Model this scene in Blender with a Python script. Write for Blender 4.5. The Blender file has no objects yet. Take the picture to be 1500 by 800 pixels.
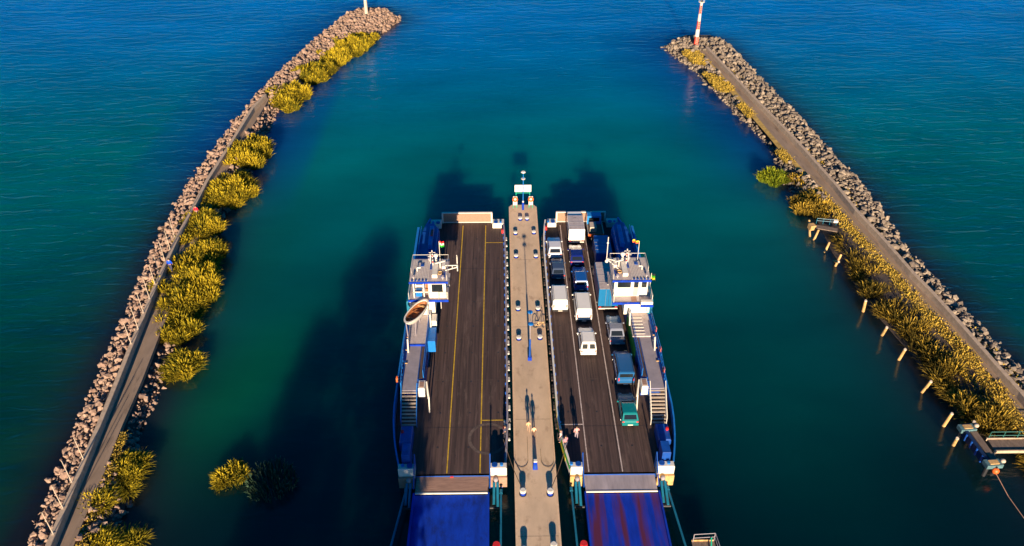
import bpy, math, random
from mathutils import Vector, Matrix
random.seed(7)
R=math.radians
C=bpy.context.scene.collection
scene=bpy.context.scene
# ------------------------------------------------------------------ camera
F=1177.;HC=61.3;P=math.atan(850/F);YAW=R(-0.79)
cam=bpy.data.cameras.new('camera');camo=bpy.data.objects.new('camera',cam);C.objects.link(camo)
cam.sensor_width=36;cam.lens=36*F/1500;cam.clip_start=1;cam.clip_end=20000
camo.location=(0,0,HC);camo.rotation_euler=(math.pi/2-P,0,YAW)
scene.camera=camo
# ------------------------------------------------------------------ sky and sun
SUN_EL=14.0
w=bpy.data.worlds.new('World');scene.world=w;w.use_nodes=True
nt=w.node_tree;nt.nodes.clear()
sky=nt.nodes.new('ShaderNodeTexSky');sky.sky_type='NISHITA';sky.sun_disc=False
sky.sun_elevation=R(SUN_EL);sky.sun_rotation=R(180);sky.ozone_density=6.0;sky.air_density=1.0;sky.dust_density=0.2
hs=nt.nodes.new('ShaderNodeHueSaturation');hs.inputs['Saturation'].default_value=1.9;hs.inputs['Value'].default_value=1
bg=nt.nodes.new('ShaderNodeBackground');bg.inputs['Strength'].default_value=0.052
wo=nt.nodes.new('ShaderNodeOutputWorld')
nt.links.new(sky.outputs[0],hs.inputs['Color']);nt.links.new(hs.outputs[0],bg.inputs[0]);nt.links.new(bg.outputs[0],wo.inputs[0])
sun=bpy.data.lights.new('sun','SUN');sun.energy=5;sun.angle=R(.5);sun.color=(1,.80,.56)
so=bpy.data.objects.new('sun',sun);C.objects.link(so)
so.rotation_euler=(R(90-SUN_EL),0,0)
so.location=(0,-60,80)
scene.view_settings.view_transform='Standard';scene.view_settings.look='None'
scene.view_settings.exposure=1.22;scene.view_settings.gamma=1
# ------------------------------------------------------------------ survey: photo point -> ground point at height z
def at(px,py,z=1.3):
    u=(px-750)/F;v=(py-400)/F
    dy=math.cos(P)-v*math.sin(P);dz=-(math.sin(P)+v*math.cos(P))
    c,s=math.cos(YAW),math.sin(YAW)
    t=(z-HC)/dz
    return ((c*u-s*dy)*t,(s*u+c*dy)*t)
def seen(x,y,z):
    z-=HC;c,s=math.cos(-YAW),math.sin(-YAW)
    X=c*x-s*y;Y=s*x+c*y
    dep=Y*math.cos(P)-z*math.sin(P);up=Y*math.sin(P)+z*math.cos(P)
    if dep<1:return None
    return (750+F*X/dep,400-F*up/dep,dep)
# ------------------------------------------------------------------ materials
def mat(name,col,rough=.6,metal=0,var=.15,scale=1.5,bump=0,bscale=8,streak=None,attr=None,spec=.5,coat=0,attr_obj=False,col2=None,trans=0):
    m=bpy.data.materials.new(name);m.use_nodes=True;n=m.node_tree;b=n.nodes['Principled BSDF']
    b.inputs['Roughness'].default_value=rough;b.inputs['Metallic'].default_value=metal
    b.inputs['Specular IOR Level'].default_value=spec
    if coat:b.inputs['Coat Weight'].default_value=coat;b.inputs['Coat Roughness'].default_value=.05
    geo=n.nodes.new('ShaderNodeNewGeometry');mp=n.nodes.new('ShaderNodeMapping')
    n.links.new(geo.outputs['Position'],mp.inputs[0])
    if streak:mp.inputs['Scale'].default_value=streak
    nz=n.nodes.new('ShaderNodeTexNoise');nz.inputs['Scale'].default_value=scale;nz.inputs['Detail'].default_value=6;nz.inputs['Roughness'].default_value=.65
    n.links.new(mp.outputs[0],nz.inputs['Vector'])
    rp=n.nodes.new('ShaderNodeMapRange');rp.inputs[1].default_value=.3;rp.inputs[2].default_value=.7
    rp.inputs[3].default_value=1-var;rp.inputs[4].default_value=1+var
    n.links.new(nz.outputs[0],rp.inputs[0])
    base=n.nodes.new('ShaderNodeRGB');base.outputs[0].default_value=(*col,1)
    src=base.outputs[0]
    if attr or attr_obj:
        mx=n.nodes.new('ShaderNodeMix');mx.data_type='RGBA'
        mx.inputs[6].default_value=(*col,1);mx.inputs[7].default_value=(*(col2 or col),1)
        if attr_obj:
            oi=n.nodes.new('ShaderNodeObjectInfo');n.links.new(oi.outputs['Random'],mx.inputs[0])
        else:
            at_=n.nodes.new('ShaderNodeAttribute');at_.attribute_name='tone';n.links.new(at_.outputs['Fac'],mx.inputs[0])
        src=mx.outputs[2]
    mu=n.nodes.new('ShaderNodeVectorMath');mu.operation='SCALE'
    n.links.new(src,mu.inputs[0]);n.links.new(rp.outputs[0],mu.inputs['Scale'])
    n.links.new(mu.outputs[0],b.inputs['Base Color'])
    if bump:
        n2=n.nodes.new('ShaderNodeTexNoise');n2.inputs['Scale'].default_value=bscale;n2.inputs['Detail'].default_value=5
        n.links.new(mp.outputs[0],n2.inputs['Vector'])
        bp=n.nodes.new('ShaderNodeBump');bp.inputs['Strength'].default_value=bump;bp.inputs['Distance'].default_value=.1
        n.links.new(n2.outputs[0],bp.inputs['Height']);n.links.new(bp.outputs[0],b.inputs['Normal'])
    return m
M={}
M['rockL']=mat('rock_pink',(.25,.155,.115),.85,var=.4,scale=2.5,bump=.6,bscale=5,attr='tone',col2=(.31,.21,.155))
M['rockLi']=mat('rock_pink_single',(.25,.155,.115),.85,var=.4,scale=2.5,bump=.6,bscale=5,attr_obj=True,col2=(.31,.21,.155))
M['rockR']=mat('rock_grey',(.13,.10,.08),.85,var=.45,scale=2.5,bump=.6,bscale=5,attr='tone',col2=(.30,.235,.175))
M['rockRi']=mat('rock_grey_single',(.13,.10,.08),.85,var=.45,scale=2.5,bump=.6,bscale=5,attr_obj=True,col2=(.30,.235,.175))
M['mound']=mat('mound_soil',(.07,.05,.04),.95,var=.4,scale=1.2,bump=.5)
M['path']=mat('path_asphalt',(.27,.19,.135),.9,var=.22,scale=.6,bump=.1,bscale=20,streak=(1,.35,1))
M['wallc']=mat('wall_concrete',(.46,.34,.24),.85,var=.25,scale=2)
M['pier']=mat('pier_concrete',(.60,.43,.285),.88,var=.20,scale=.35,bump=.08,bscale=12,streak=(1,.4,1))
M['pieredge']=mat('pier_edge_concrete',(.66,.46,.30),.85,var=.15,scale=3)
M['deck']=mat('deck_paint',(.062,.036,.030),.78,var=.7,scale=.9,bump=.15,bscale=6,streak=(5.5,.10,1))
M['yellow']=mat('line_yellow',(.55,.34,.015),.7,var=.35,scale=3)
M['whiteline']=mat('line_white',(.50,.40,.36),.7,var=.35,scale=3)
M['blue']=mat('paint_blue',(.006,.06,.30),.4,var=.25,scale=1.5)
M['lblue']=mat('paint_light_blue',(.012,.16,.50),.35,var=.2,scale=1.5)
M['ablue']=mat('paint_ramp_blue',(.002,.035,.36),.75,spec=.2,var=.35,scale=.7,streak=(2,.5,1))
M['white']=mat('paint_cream',(.68,.62,.53),.45,var=.08,scale=2)
M['roof']=mat('roof_grey',(.44,.37,.36),.6,var=.15,scale=3)
M['grey']=mat('walk_grey',(.27,.235,.26),.7,var=.15,scale=1)
M['dark']=mat('dark_metal',(.02,.02,.025),.6,var=.2)
M['glass']=mat('dark_glass',(.012,.016,.02),.06,var=.05,spec=.8)
M['rust']=mat('ramp_brown',(.32,.185,.13),.75,var=.3,scale=2,streak=(.5,4,1))
M['ramptan']=mat('ramp_tan',(.30,.17,.115),.75,var=.25,scale=2,streak=(3,.7,3))
M['steel']=mat('ramp_steel',(.42,.35,.35),.55,var=.25,scale=.8,streak=(2,.3,1),metal=.2)
M['teal']=mat('teal_paint',(.012,.15,.24),.4,var=.25)
M['rail_green']=mat('rail_green',(.02,.13,.11),.5,var=.3)
M['sgreen']=mat('sea_green_paint',(.01,.38,.24),.45,var=.2)
M['orange']=mat('buoy_orange',(.75,.12,.02),.5,var=.1)
M['red']=mat('signal_red',(.60,.02,.02),.5,var=.1)
M['pred']=mat('tower_red',(.62,.06,.03),.5,var=.12)
M['green']=mat('hull_green',(.02,.30,.02),.5,var=.3)
M['hyel']=mat('hull_yellow',(.55,.42,.02),.5,var=.3)
M['wood']=mat('boat_wood',(.30,.10,.03),.6,var=.3,scale=4)
M['woodd']=mat('boat_wood_dark',(.04,.025,.02),.7,var=.3,scale=4)
M['pile']=mat('timber_pale',(.52,.31,.12),.8,var=.4,scale=2.5,streak=(1,1,.5))
M['plank']=mat('old_plank',(.17,.12,.09),.85,var=.35,scale=1.5,streak=(4,1,1))
M['pole']=mat('pole_pale',(.50,.40,.31),.6,var=.1)
M['navy']=mat('panel_blue_shaded',(.004,.02,.07),.6,var=.3)  # blue darkened to stand in for shade over the mooring platform
M['dteal']=mat('worn_shaded_teal',(.08,.16,.18),.6,var=.4,scale=3)
M['verge']=mat('verge_straw',(.42,.27,.07),.9,var=.4,scale=1.6,bump=.6)
M['circle']=mat('worn_circle',(.105,.073,.06),.8,var=.5,scale=2)
M['rope']=mat('rope_dark',(.07,.045,.03),.9,var=.2)
M['tyre']=mat('rubber',(.012,.012,.014),.85,var=.2)
M['rim']=mat('wheel_metal',(.4,.4,.42),.35,metal=.7,var=.05)
M['skin']=mat('skin',(.50,.28,.18),.6,var=.05)
M['hair']=mat('hair',(.04,.025,.015),.8,var=.2)
M['bark']=mat('bark',(.09,.06,.04),.9,var=.3)
M['leaf']=mat('tree_leaf',(.05,.08,.015),.7,var=.3)
M['ground']=mat('shore_ground',(.10,.085,.05),.95,var=.4,scale=.2)
M['grass']=mat('dry_grass',(.22,.15,.015),.9,var=.4,scale=2,attr='tone',col2=(.48,.32,.04))
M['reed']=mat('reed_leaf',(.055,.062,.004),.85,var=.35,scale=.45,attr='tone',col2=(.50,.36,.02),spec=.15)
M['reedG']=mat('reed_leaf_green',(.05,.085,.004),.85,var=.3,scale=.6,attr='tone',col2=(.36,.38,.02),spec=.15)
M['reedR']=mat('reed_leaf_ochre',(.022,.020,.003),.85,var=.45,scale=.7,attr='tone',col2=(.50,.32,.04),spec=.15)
M['reedShade']=mat('reed_leaf_shaded',(.012,.04,.014),.8,var=.3,attr='tone',col2=(.05,.09,.05))  # reed colours darkened to stand in for shade from off screen
def paint(name,col,rough=.28):
    k='car_'+name
    if k not in M:M[k]=mat(k,col,rough,var=.04,coat=.6)
    return M[k]
def cloth(name,col):
    k='cloth_'+name
    if k not in M:M[k]=mat(k,col,.85,var=.1,scale=6)
    return M[k]
def wear(m,col,scale,streak,lo,hi,seed):
    n=m.node_tree;b=n.nodes['Principled BSDF'];src=b.inputs['Base Color'].links[0].from_socket
    g=n.nodes.new('ShaderNodeNewGeometry');mp=n.nodes.new('ShaderNodeMapping');mp.inputs['Scale'].default_value=streak;mp.inputs['Location'].default_value=(seed,seed*2,0)
    z=n.nodes.new('ShaderNodeTexNoise');z.inputs['Scale'].default_value=scale;z.inputs['Detail'].default_value=7;z.inputs['Roughness'].default_value=.7
    r=n.nodes.new('ShaderNodeMapRange');r.inputs[1].default_value=lo;r.inputs[2].default_value=hi;r.inputs[4].default_value=.75
    x=n.nodes.new('ShaderNodeMix');x.data_type='RGBA';x.inputs[7].default_value=(*col,1)
    n.links.new(g.outputs['Position'],mp.inputs[0]);n.links.new(mp.outputs[0],z.inputs['Vector']);n.links.new(z.outputs[0],r.inputs[0]);n.links.new(r.outputs[0],x.inputs[0]);n.links.new(src,x.inputs[6]);n.links.new(x.outputs[2],b.inputs['Base Color'])
wear(M['pier'],(.30,.19,.12),.9,(1,.6,1),.56,.72,3)
wear(M['deck'],(.16,.105,.085),.7,(2.2,.35,1),.55,.75,7)
wear(M['deck'],(.025,.016,.015),1.3,(1.5,.5,1),.60,.72,12)
wear(M['path'],(.10,.07,.05),.8,(2,.4,1),.54,.7,5)
wear(M['ablue'],(.004,.015,.12),.9,(1,.5,1),.52,.68,9)
wear(M['roof'],(.22,.16,.13),1.5,(1,1,1),.56,.7,2)
wear(M['rockR'],(.03,.035,.02),.8,(1,1,1),.55,.7,1)
wear(M['rockL'],(.05,.035,.025),.8,(1,1,1),.57,.72,1)
wear(M['blue'],(.12,.05,.03),1.2,(1,1,.4),.64,.72,4)
# ------------------------------------------------------------------ mesh helpers
ORG={}
def thing(name,label,cat,loc=(0,0,0),group=None):
    o=bpy.data.objects.new(name,None);C.objects.link(o);o.location=loc;o.empty_display_size=.3
    o['label']=label;o['category']=cat
    if group:o['group']=group
    ORG[o.name]=Vector(loc);return o
def tag(o,label,cat,group=None,kind=None):
    o['label']=label;o['category']=cat
    if group:o['group']=group
    if kind:o['kind']=kind
    return o
class MB:
    def __init__(s):s.v=[];s.f=[];s.t=[];s.mi=[];s.tone=0;s.m=0
    def add(s,vs,fs):
        k=len(s.v);s.v+=[tuple(x) for x in vs];s.t+=[s.tone]*len(vs)
        s.f+=[[k+i for i in f] for f in fs];s.mi+=[s.m]*len(fs);return s
    def box(s,x0,x1,y0,y1,z0,z1,ch=0):
        if x0>x1:x0,x1=x1,x0
        if y0>y1:y0,y1=y1,y0
        if ch:
            return s.loft([[(x0+ch,y0+ch),(x1-ch,y0+ch),(x1-ch,y1-ch),(x0+ch,y1-ch)],[(x0,y0),(x1,y0),(x1,y1),(x0,y1)],[(x0,y0),(x1,y0),(x1,y1),(x0,y1)],[(x0+ch,y0+ch),(x1-ch,y0+ch),(x1-ch,y1-ch),(x0+ch,y1-ch)]],[z0,z0+ch,z1-ch,z1])
        vs=[(x0,y0,z0),(x1,y0,z0),(x1,y1,z0),(x0,y1,z0),(x0,y0,z1),(x1,y0,z1),(x1,y1,z1),(x0,y1,z1)]
        return s.add(vs,[(3,2,1,0),(4,5,6,7),(0,1,5,4),(1,2,6,5),(2,3,7,6),(3,0,4,7)])
    def obox(s,c,sx,sy,sz,rz=0,rx=0,ry=0):
        mt=Matrix.Translation(c)@Matrix.Rotation(rz,4,'Z')@Matrix.Rotation(rx,4,'X')@Matrix.Rotation(ry,4,'Y')
        vs=[mt@Vector((a*sx/2,b*sy/2,d*sz/2)) for d in(-1,1) for a,b in((-1,-1),(1,-1),(1,1),(-1,1))]
        return s.add(vs,[(3,2,1,0),(4,5,6,7),(0,1,5,4),(1,2,6,5),(2,3,7,6),(3,0,4,7)])
    def loft(s,rings,zs=None,cap=True):
        n=len(rings[0])
        vs=[]
        for i,r in enumerate(rings):
            for p in r:vs.append((p[0],p[1],zs[i]) if zs is not None else p)
        fs=[]
        for i in range(len(rings)-1):
            for j in range(n):
                a=i*n+j;b=i*n+(j+1)%n;fs.append((a,b,b+n,a+n))
        if cap:fs+=[tuple(range(n-1,-1,-1)),tuple(range((len(rings)-1)*n,len(rings)*n))]
        return s.add(vs,fs)
    def tube(s,p0,p1,r,n=8,r2=None,cap=True):
        p0=Vector(p0);p1=Vector(p1);d=(p1-p0).normalized();a=d.orthogonal().normalized();b=d.cross(a)
        r2=r if r2 is None else r2
        rs=[[tuple(p+(a*math.cos(2*math.pi*k/n)+b*math.sin(2*math.pi*k/n))*q) for k in range(n)] for p,q in((p0,r),(p1,r2))]
        return s.loft(rs,cap=cap)
    def path(s,pts,r,n=6):
        for a,b in zip(pts,pts[1:]):s.tube(a,b,r,n)
        return s
    def torus(s,c,Rr,r,axis='Y',n=20,m=8,tilt=0):
        vs=[];fs=[]
        for i in range(n):
            t=2*math.pi*i/n
            for j in range(m):
                q=2*math.pi*j/m;rr=Rr+r*math.cos(q);h=r*math.sin(q)
                p=Vector((rr*math.cos(t),h,rr*math.sin(t))) if axis=='Y' else (Vector((rr*math.cos(t),rr*math.sin(t),h)) if axis=='Z' else Vector((h,rr*math.cos(t),rr*math.sin(t))))
                if tilt:p=Matrix.Rotation(tilt,3,'X')@p
                vs.append(tuple(p+Vector(c)))
        for i in range(n):
            for j in range(m):
                fs.append((i*m+j,((i+1)%n)*m+j,((i+1)%n)*m+(j+1)%m,i*m+(j+1)%m))
        return s.add(vs,fs)
    def ball(s,c,rx,ry=None,rz=None,n=12,m=8):
        ry=ry or rx;rz=rz or rx
        rings=[];
        for i in range(1,m):
            t=math.pi*i/m;rings.append([(c[0]+rx*math.sin(t)*math.cos(2*math.pi*k/n),c[1]+ry*math.sin(t)*math.sin(2*math.pi*k/n),c[2]-rz*math.cos(t)) for k in range(n)])
        return s.loft(rings)
    def prism(s,poly,z0,z1):return s.loft([poly,poly],[z0,z1])
    def build(s,name,m,parent=None,smooth=False,org=None,rz=None):
        me=bpy.data.meshes.new(name)
        p=parent;o0=Vector(org) if org is not None else Vector((0,0,0))
        if parent is not None:
            while p.parent:p=p.parent
            o0=ORG[p.name]
        me.from_pydata([tuple(Vector(v)-o0) for v in s.v],[],s.f);me.update()
        if any(s.t):
            a=me.attributes.new('tone','FLOAT','POINT');a.data.foreach_set('value',s.t)
        ms=m if isinstance(m,(list,tuple)) else [m]
        for q in ms:me.materials.append(q)
        if len(ms)>1:me.polygons.foreach_set('material_index',s.mi)
        if smooth:me.polygons.foreach_set('use_smooth',[True]*len(me.polygons))
        o=bpy.data.objects.new(name,me);C.objects.link(o)
        if parent is not None:o.parent=parent
        elif org is not None:o.location=org
        if parent is None:ORG[o.name]=o0
        return o
def copy_tree(o,parent=None):
    c=o.copy();C.objects.link(c);c.parent=parent
    for ch in list(o.children):copy_tree(ch,c)
    return c
def B(name,m,parent,*a,ch=0):return MB().box(*a,ch=ch).build(name,m,parent)
# ------------------------------------------------------------------ the two breakwaters: survey lines
Lout=[at(*p,0) for p in[(38,800),(75,710),(110,620),(150,530),(190,440),(225,360),(275,270),(330,195),(390,125),(450,68),(500,28),(520,17),(545,12),(575,18)]]
Lin=[at(*p,0) for p in[(205,700),(203,645),(225,600),(243,545),(262,490),(280,440),(302,390),(322,330),(362,270),(388,212),(405,168),(450,125),(478,98),(530,62),(565,46),(588,30)]]
Lwall=[at(*p,2.5) for p in[(70,800),(134,647),(170,560),(192,505),(228,416),(261,344),(304,262),(334,215),(370,157),(388,138)]]
Lpath=[at(*p,1.6) for p in[(108,800),(121,765),(150,700),(176,630),(207,560),(234,490),(260,425),(285,360),(318,285),(345,222),(378,172),(396,142)]]
Rout=[at(*p,0) for p in[(1500,545),(1455,500),(1422,465),(1392,430),(1350,388),(1317,350),(1287,302),(1254,262),(1215,222),(1179,180),(1138,140),(1110,113),(1082,80),(1055,58),(1020,52),(990,54)]]
Rin=[at(*p,0) for p in[(1500,650),(1430,640),(1400,610),(1360,560),(1330,520),(1300,485),(1265,445),(1240,405),(1215,370),(1190,315),(1160,285),(1140,245),(1125,215),(1100,188),(1075,165),(1050,138),(1020,108),(990,85),(972,70)]]
Rwall=[at(*p,2.2) for p in[(1500,582),(1455,532),(1410,480),(1365,430),(1339,404),(1292,350),(1254,310),(1224,272),(1191,235),(1166,207),(1135,175),(1100,140),(1066,103),(1035,70)]]
Rpath=[at(*p,1.6) for p in[(1500,612),(1470,570),(1410,503),(1350,440),(1303,387),(1262,345),(1229,305),(1191,265),(1155,225),(1135,203),(1091,150),(1054,105),(1022,75)]]
def ext(l,y0,front=True):   # carry a line on to the shore
    p=l[0];return [(p[0]+(2.5 if p[0]<0 else 0),y0)]+l
Lout=ext(Lout,12);Lin=ext(Lin,12);Lwall=ext(Lwall,12);Lpath=ext(Lpath,12)
Rout=ext(Rout,12);Rin=ext(Rin,12);Rwall=ext(Rwall,12);Rpath=ext(Rpath,12)
def segd(p,a,b):
    dx,dy=b[0]-a[0],b[1]-a[1];t=max(0,min(1,((p[0]-a[0])*dx+(p[1]-a[1])*dy)/(dx*dx+dy*dy+1e-9)))
    return math.hypot(p[0]-a[0]-t*dx,p[1]-a[1]-t*dy)
def inpoly(p,poly):
    c=False;n=len(poly)
    for i in range(n):
        a=poly[i];b=poly[i-1]
        if (a[1]>p[1])!=(b[1]>p[1]) and p[0]<(b[0]-a[0])*(p[1]-a[1])/(b[1]-a[1])+a[0]:c=not c
    return c
def sdist(p,poly):
    d=min(segd(p,poly[i],poly[i-1]) for i in range(len(poly)))
    return d if inpoly(p,poly) else -d
def xat(line,y):
    for a,b in zip(line,line[1:]):
        if min(a[1],b[1])<=y<=max(a[1],b[1]) and a[1]!=b[1]:return a[0]+(b[0]-a[0])*(y-a[1])/(b[1]-a[1])
    return None
polyL=Lout+Lin[::-1];polyR=Rout+Rin[::-1]
def hgt(d,x=0,y=0):
    if x<-20:
        w_=xat(Lwall,y)
        if w_ is not None and x<w_-.2:return max(-1.0,min(2.2,-.25+d*.55))
    return max(-1.0,min(1.45,-.25+d*.7))
def mound(name,poly,xr,yr,label):
    st=1.0;g={};mb=MB();nx=int((xr[1]-xr[0])/st);ny=int((yr[1]-yr[0])/st)
    def vid(i,j):
        if (i,j) not in g:
            x=xr[0]+i*st;y=yr[0]+j*st;d=D[(i,j)]
            g[(i,j)]=len(mb.v);mb.v.append((x,y,hgt(d,x,y)));mb.t.append(0)
        return g[(i,j)]
    D={}
    for j in range(ny+1):
        for i in range(nx+1):
            D[(i,j)]=sdist((xr[0]+i*st,yr[0]+j*st),poly)
    for j in range(ny):
        for i in range(nx):
            if max(D[(i,j)],D[(i+1,j)],D[(i,j+1)],D[(i+1,j+1)])>-1.6:
                mb.f.append([vid(i,j),vid(i+1,j),vid(i+1,j+1),vid(i,j+1)]);mb.mi.append(0)
    o=mb.build(name,M['mound'],org=(poly[0][0],poly[0][1],0));return o
m1=mound('breakwater_bank',polyL,(-52,-18),(12,190),'');tag(m1,'long curved earth core of the left breakwater under pinkish rubble','breakwater')
m2=mound('breakwater_bank',polyR,(30,62),(12,170),'');tag(m2,'long straight earth core of the right breakwater under grey rubble','breakwater')
# ------------------------------------------------------------------ water
def wavy(x,y,k):return math.sin(x*.11*k+1.3*math.sin(y*.07*k))*math.cos(y*.09*k+1.1*math.sin(x*.06*k))
def lerp(a,b,t):return tuple(a[i]+(b[i]-a[i])*t for i in range(3))
def sst(a,b,x):
    t=max(0,min(1,(x-a)/(b-a)));return t*t*(3-2*t)
def water():
    xs=[];x=-4000
    xs=[-6000,-2500,-1000,-500,-300,-220]+[-160+2.0*i for i in range(161)]+[220,300,500,1000,2500,6000]
    ys=[-400,-150,-60]+[0+2.0*i for i in range(131)]+[300,360,450,600,900,1500,3000,9000]
    mb=MB();cols=[]
    for y in ys:
        for x in xs:
            mb.v.append((x,y,0));mb.t.append(0)
            near=(0.0,.010,.014);mid=(.0,.115,.115);far=(0.0,.130,.42)  # near: shade and edge darkening painted in; far: painted blue of reflected sky
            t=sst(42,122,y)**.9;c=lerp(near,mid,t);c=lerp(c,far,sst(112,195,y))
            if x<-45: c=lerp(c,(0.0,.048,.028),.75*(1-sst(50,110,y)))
            if x>50: c=lerp(c,(0.0,.062,.068),.7*(1-sst(70,140,y)))
            # shallow green patches on the bed, shade at the berths painted into the colour
            g=math.exp(-(((x+29-.35*(y-64))/7)**2+((y-64)/13)**2));c=lerp(c,(0,.10,.045),.8*g)
            g=math.exp(-(((x+32)/5)**2+((y-88)/18)**2));c=lerp(c,(0,.075,.05),.5*g)
            g=math.exp(-(((x+17)/9)**2+((y-62)/26)**2));c=lerp(c,(0,.03,.035),.35*g)
            if -2<x<7 or 5<x<17:c=lerp(c,(0,.008,.012),.7*(1-sst(50,62,y)))  # dark of the narrow berth water painted into the base colour
            g=math.exp(-(((x-30)/9)**2+((y-60)/14)**2));c=lerp(c,(0,.055,.048),.4*g)
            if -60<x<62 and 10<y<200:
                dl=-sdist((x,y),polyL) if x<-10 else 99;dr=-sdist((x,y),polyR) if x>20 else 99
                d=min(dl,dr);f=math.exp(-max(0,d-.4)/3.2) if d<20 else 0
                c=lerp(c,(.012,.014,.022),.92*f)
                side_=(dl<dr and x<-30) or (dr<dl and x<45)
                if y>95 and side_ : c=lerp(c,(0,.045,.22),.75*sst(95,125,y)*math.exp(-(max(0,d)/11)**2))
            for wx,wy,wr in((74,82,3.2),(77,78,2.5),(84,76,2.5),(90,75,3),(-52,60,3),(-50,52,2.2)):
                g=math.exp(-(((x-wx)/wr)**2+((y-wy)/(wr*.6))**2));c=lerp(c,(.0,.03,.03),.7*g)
            v=1+.07*wavy(x,y,1)+.04*wavy(x+40,y,2.7)
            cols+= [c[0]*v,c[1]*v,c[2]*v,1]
    n=len(xs)
    for j in range(len(ys)-1):
        for i in range(n-1):
            a=j*n+i;mb.f.append([a,a+1,a+n+1,a+n]);mb.mi.append(0)
    m=bpy.data.materials.new('lake_water');m.use_nodes=True;N=m.node_tree;b=N.nodes['Principled BSDF'];L=N.links.new
    b.inputs['Roughness'].default_value=.16;b.inputs['IOR'].default_value=1.33
    b.subsurface_method='BURLEY' if hasattr(b,'subsurface_method') else None
    b.inputs['Subsurface Weight'].default_value=1;b.inputs['Subsurface Radius'].default_value=(.5,1,1);b.inputs['Subsurface Scale'].default_value=6
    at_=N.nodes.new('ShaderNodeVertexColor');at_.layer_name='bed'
    geo=N.nodes.new('ShaderNodeNewGeometry')
    def noise(scale,rot,sc,det=4,dist=0):
        mp=N.nodes.new('ShaderNodeMapping');mp.inputs['Rotation'].default_value=(0,0,R(rot));mp.inputs['Scale'].default_value=sc
        L(geo.outputs['Position'],mp.inputs[0])
        q=N.nodes.new('ShaderNodeTexNoise');q.inputs['Scale'].default_value=scale;q.inputs['Detail'].default_value=det;q.inputs['Distortion'].default_value=dist
        L(mp.outputs[0],q.inputs['Vector']);return q.outputs[0]
    big=noise(.05,20,(1,2,1),5)
    mr=N.nodes.new('ShaderNodeMapRange');mr.inputs[1].default_value=.3;mr.inputs[2].default_value=.7;mr.inputs[3].default_value=.85;mr.inputs[4].default_value=1.15;L(big,mr.inputs[0])
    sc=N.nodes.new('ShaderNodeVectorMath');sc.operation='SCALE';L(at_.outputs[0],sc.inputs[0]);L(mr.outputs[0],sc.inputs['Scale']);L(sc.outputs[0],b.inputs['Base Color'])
    # calm basin between the breakwaters, wind ripple outside
    sp=N.nodes.new('ShaderNodeSeparateXYZ');L(geo.outputs['Position'],sp.inputs[0])
    sx=N.nodes.new('ShaderNodeMath');sx.operation='SUBTRACT';L(sp.outputs[0],sx.inputs[0]);sx.inputs[1].default_value=3
    ab=N.nodes.new('ShaderNodeMath');ab.operation='ABSOLUTE';L(sx.outputs[0],ab.inputs[0])
    mx=N.nodes.new('ShaderNodeMapRange');mx.inputs[1].default_value=42;mx.inputs[2].default_value=52;L(ab.outputs[0],mx.inputs[0])
    my=N.nodes.new('ShaderNodeMapRange');my.inputs[1].default_value=110;my.inputs[2].default_value=200;L(sp.outputs[1],my.inputs[0])
    mm=N.nodes.new('ShaderNodeMath');mm.operation='MAXIMUM';L(mx.outputs[0],mm.inputs[0]);L(my.outputs[0],mm.inputs[1])
    st=N.nodes.new('ShaderNodeMapRange');st.inputs[3].default_value=.10;st.inputs[4].default_value=.52;L(mm.outputs[0],st.inputs[0])
    w1=noise(.50,-20,(.45,1.4,1),3,.8);w2=noise(.9,-10,(.4,1.5,1),3,.4);w3=noise(.10,-14,(.4,1.6,1),2,.5)
    a1=N.nodes.new('ShaderNodeMath');a1.operation='MULTIPLY_ADD';L(w2,a1.inputs[0]);a1.inputs[1].default_value=.10;L(w1,a1.inputs[2])
    a2=N.nodes.new('ShaderNodeMath');a2.operation='MULTIPLY_ADD';L(w3,a2.inputs[0]);a2.inputs[1].default_value=1.5;L(a1.outputs[0],a2.inputs[2])
    bp=N.nodes.new('ShaderNodeBump');bp.inputs['Distance'].default_value=.55;L(st.outputs[0],bp.inputs['Strength']);L(a2.outputs[0],bp.inputs['Height']);L(bp.outputs[0],b.inputs['Normal'])
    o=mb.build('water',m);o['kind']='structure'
    ca=o.data.color_attributes.new('bed','FLOAT_COLOR','POINT');ca.data.foreach_set('color',cols)  # base colour per vertex: bed tones plus painted shade and sky blue
water()
# shore behind the camera
mb=MB();mb.box(-300,300,-400,14,-.5,1.1);o=mb.build('ground',M['ground']);o['kind']='structure'
# ------------------------------------------------------------------ path and parapet
def strip(lineA,lineB,y0,y1,z,n=80,da=0,db=0):
    mb=MB();k=0
    for i in range(n+1):
        y=y0+(y1-y0)*i/n
        a=xat(lineA,y);b=xat(lineB,y)
        if a is None or b is None:continue
        mb.v+=[(a+da,y,z),(b+db,y,z)];mb.t+=[0,0];k+=1
        mb.v+=[(a+da,y,z-.5),(b+db,y,z-.5)];mb.t+=[0,0]
    for i in range(k-1):
        q=i*4;mb.f+=[[q,q+1,q+5,q+4],[q+2,q,q+4,q+6],[q+1,q+3,q+7,q+5]];mb.mi+=[0,0,0]
    return mb
yLend=min(Lwall[-1][1],Lpath[-1][1]);yRend=min(Rwall[-1][1],Rpath[-1][1])
o=strip(Lwall,Lpath,12,yLend,1.62).build('path',M['path']);o['kind']='structure'
o=strip(Rpath,Rwall,12,yRend,1.62).build('path',M['path']);o['kind']='structure'
mb=MB();k=0
for i in range(101):
    y=12+146*i/100;b=xat(Rpath,y)
    if b is None:continue
    wv_=1.2+.35*wavy(y*3,y,1)-(0 if y<100 else .55)
    mb.v+=[(b-wv_,y,1.45),(b+(.55+.2*wavy(y*4,y*2,2) if y<108 else .05),y,1.628)];mb.t+=[0,0];k+=1
for i in range(k-1):mb.f.append([i*2,i*2+1,i*2+3,i*2+2]);mb.mi.append(0)
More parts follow.
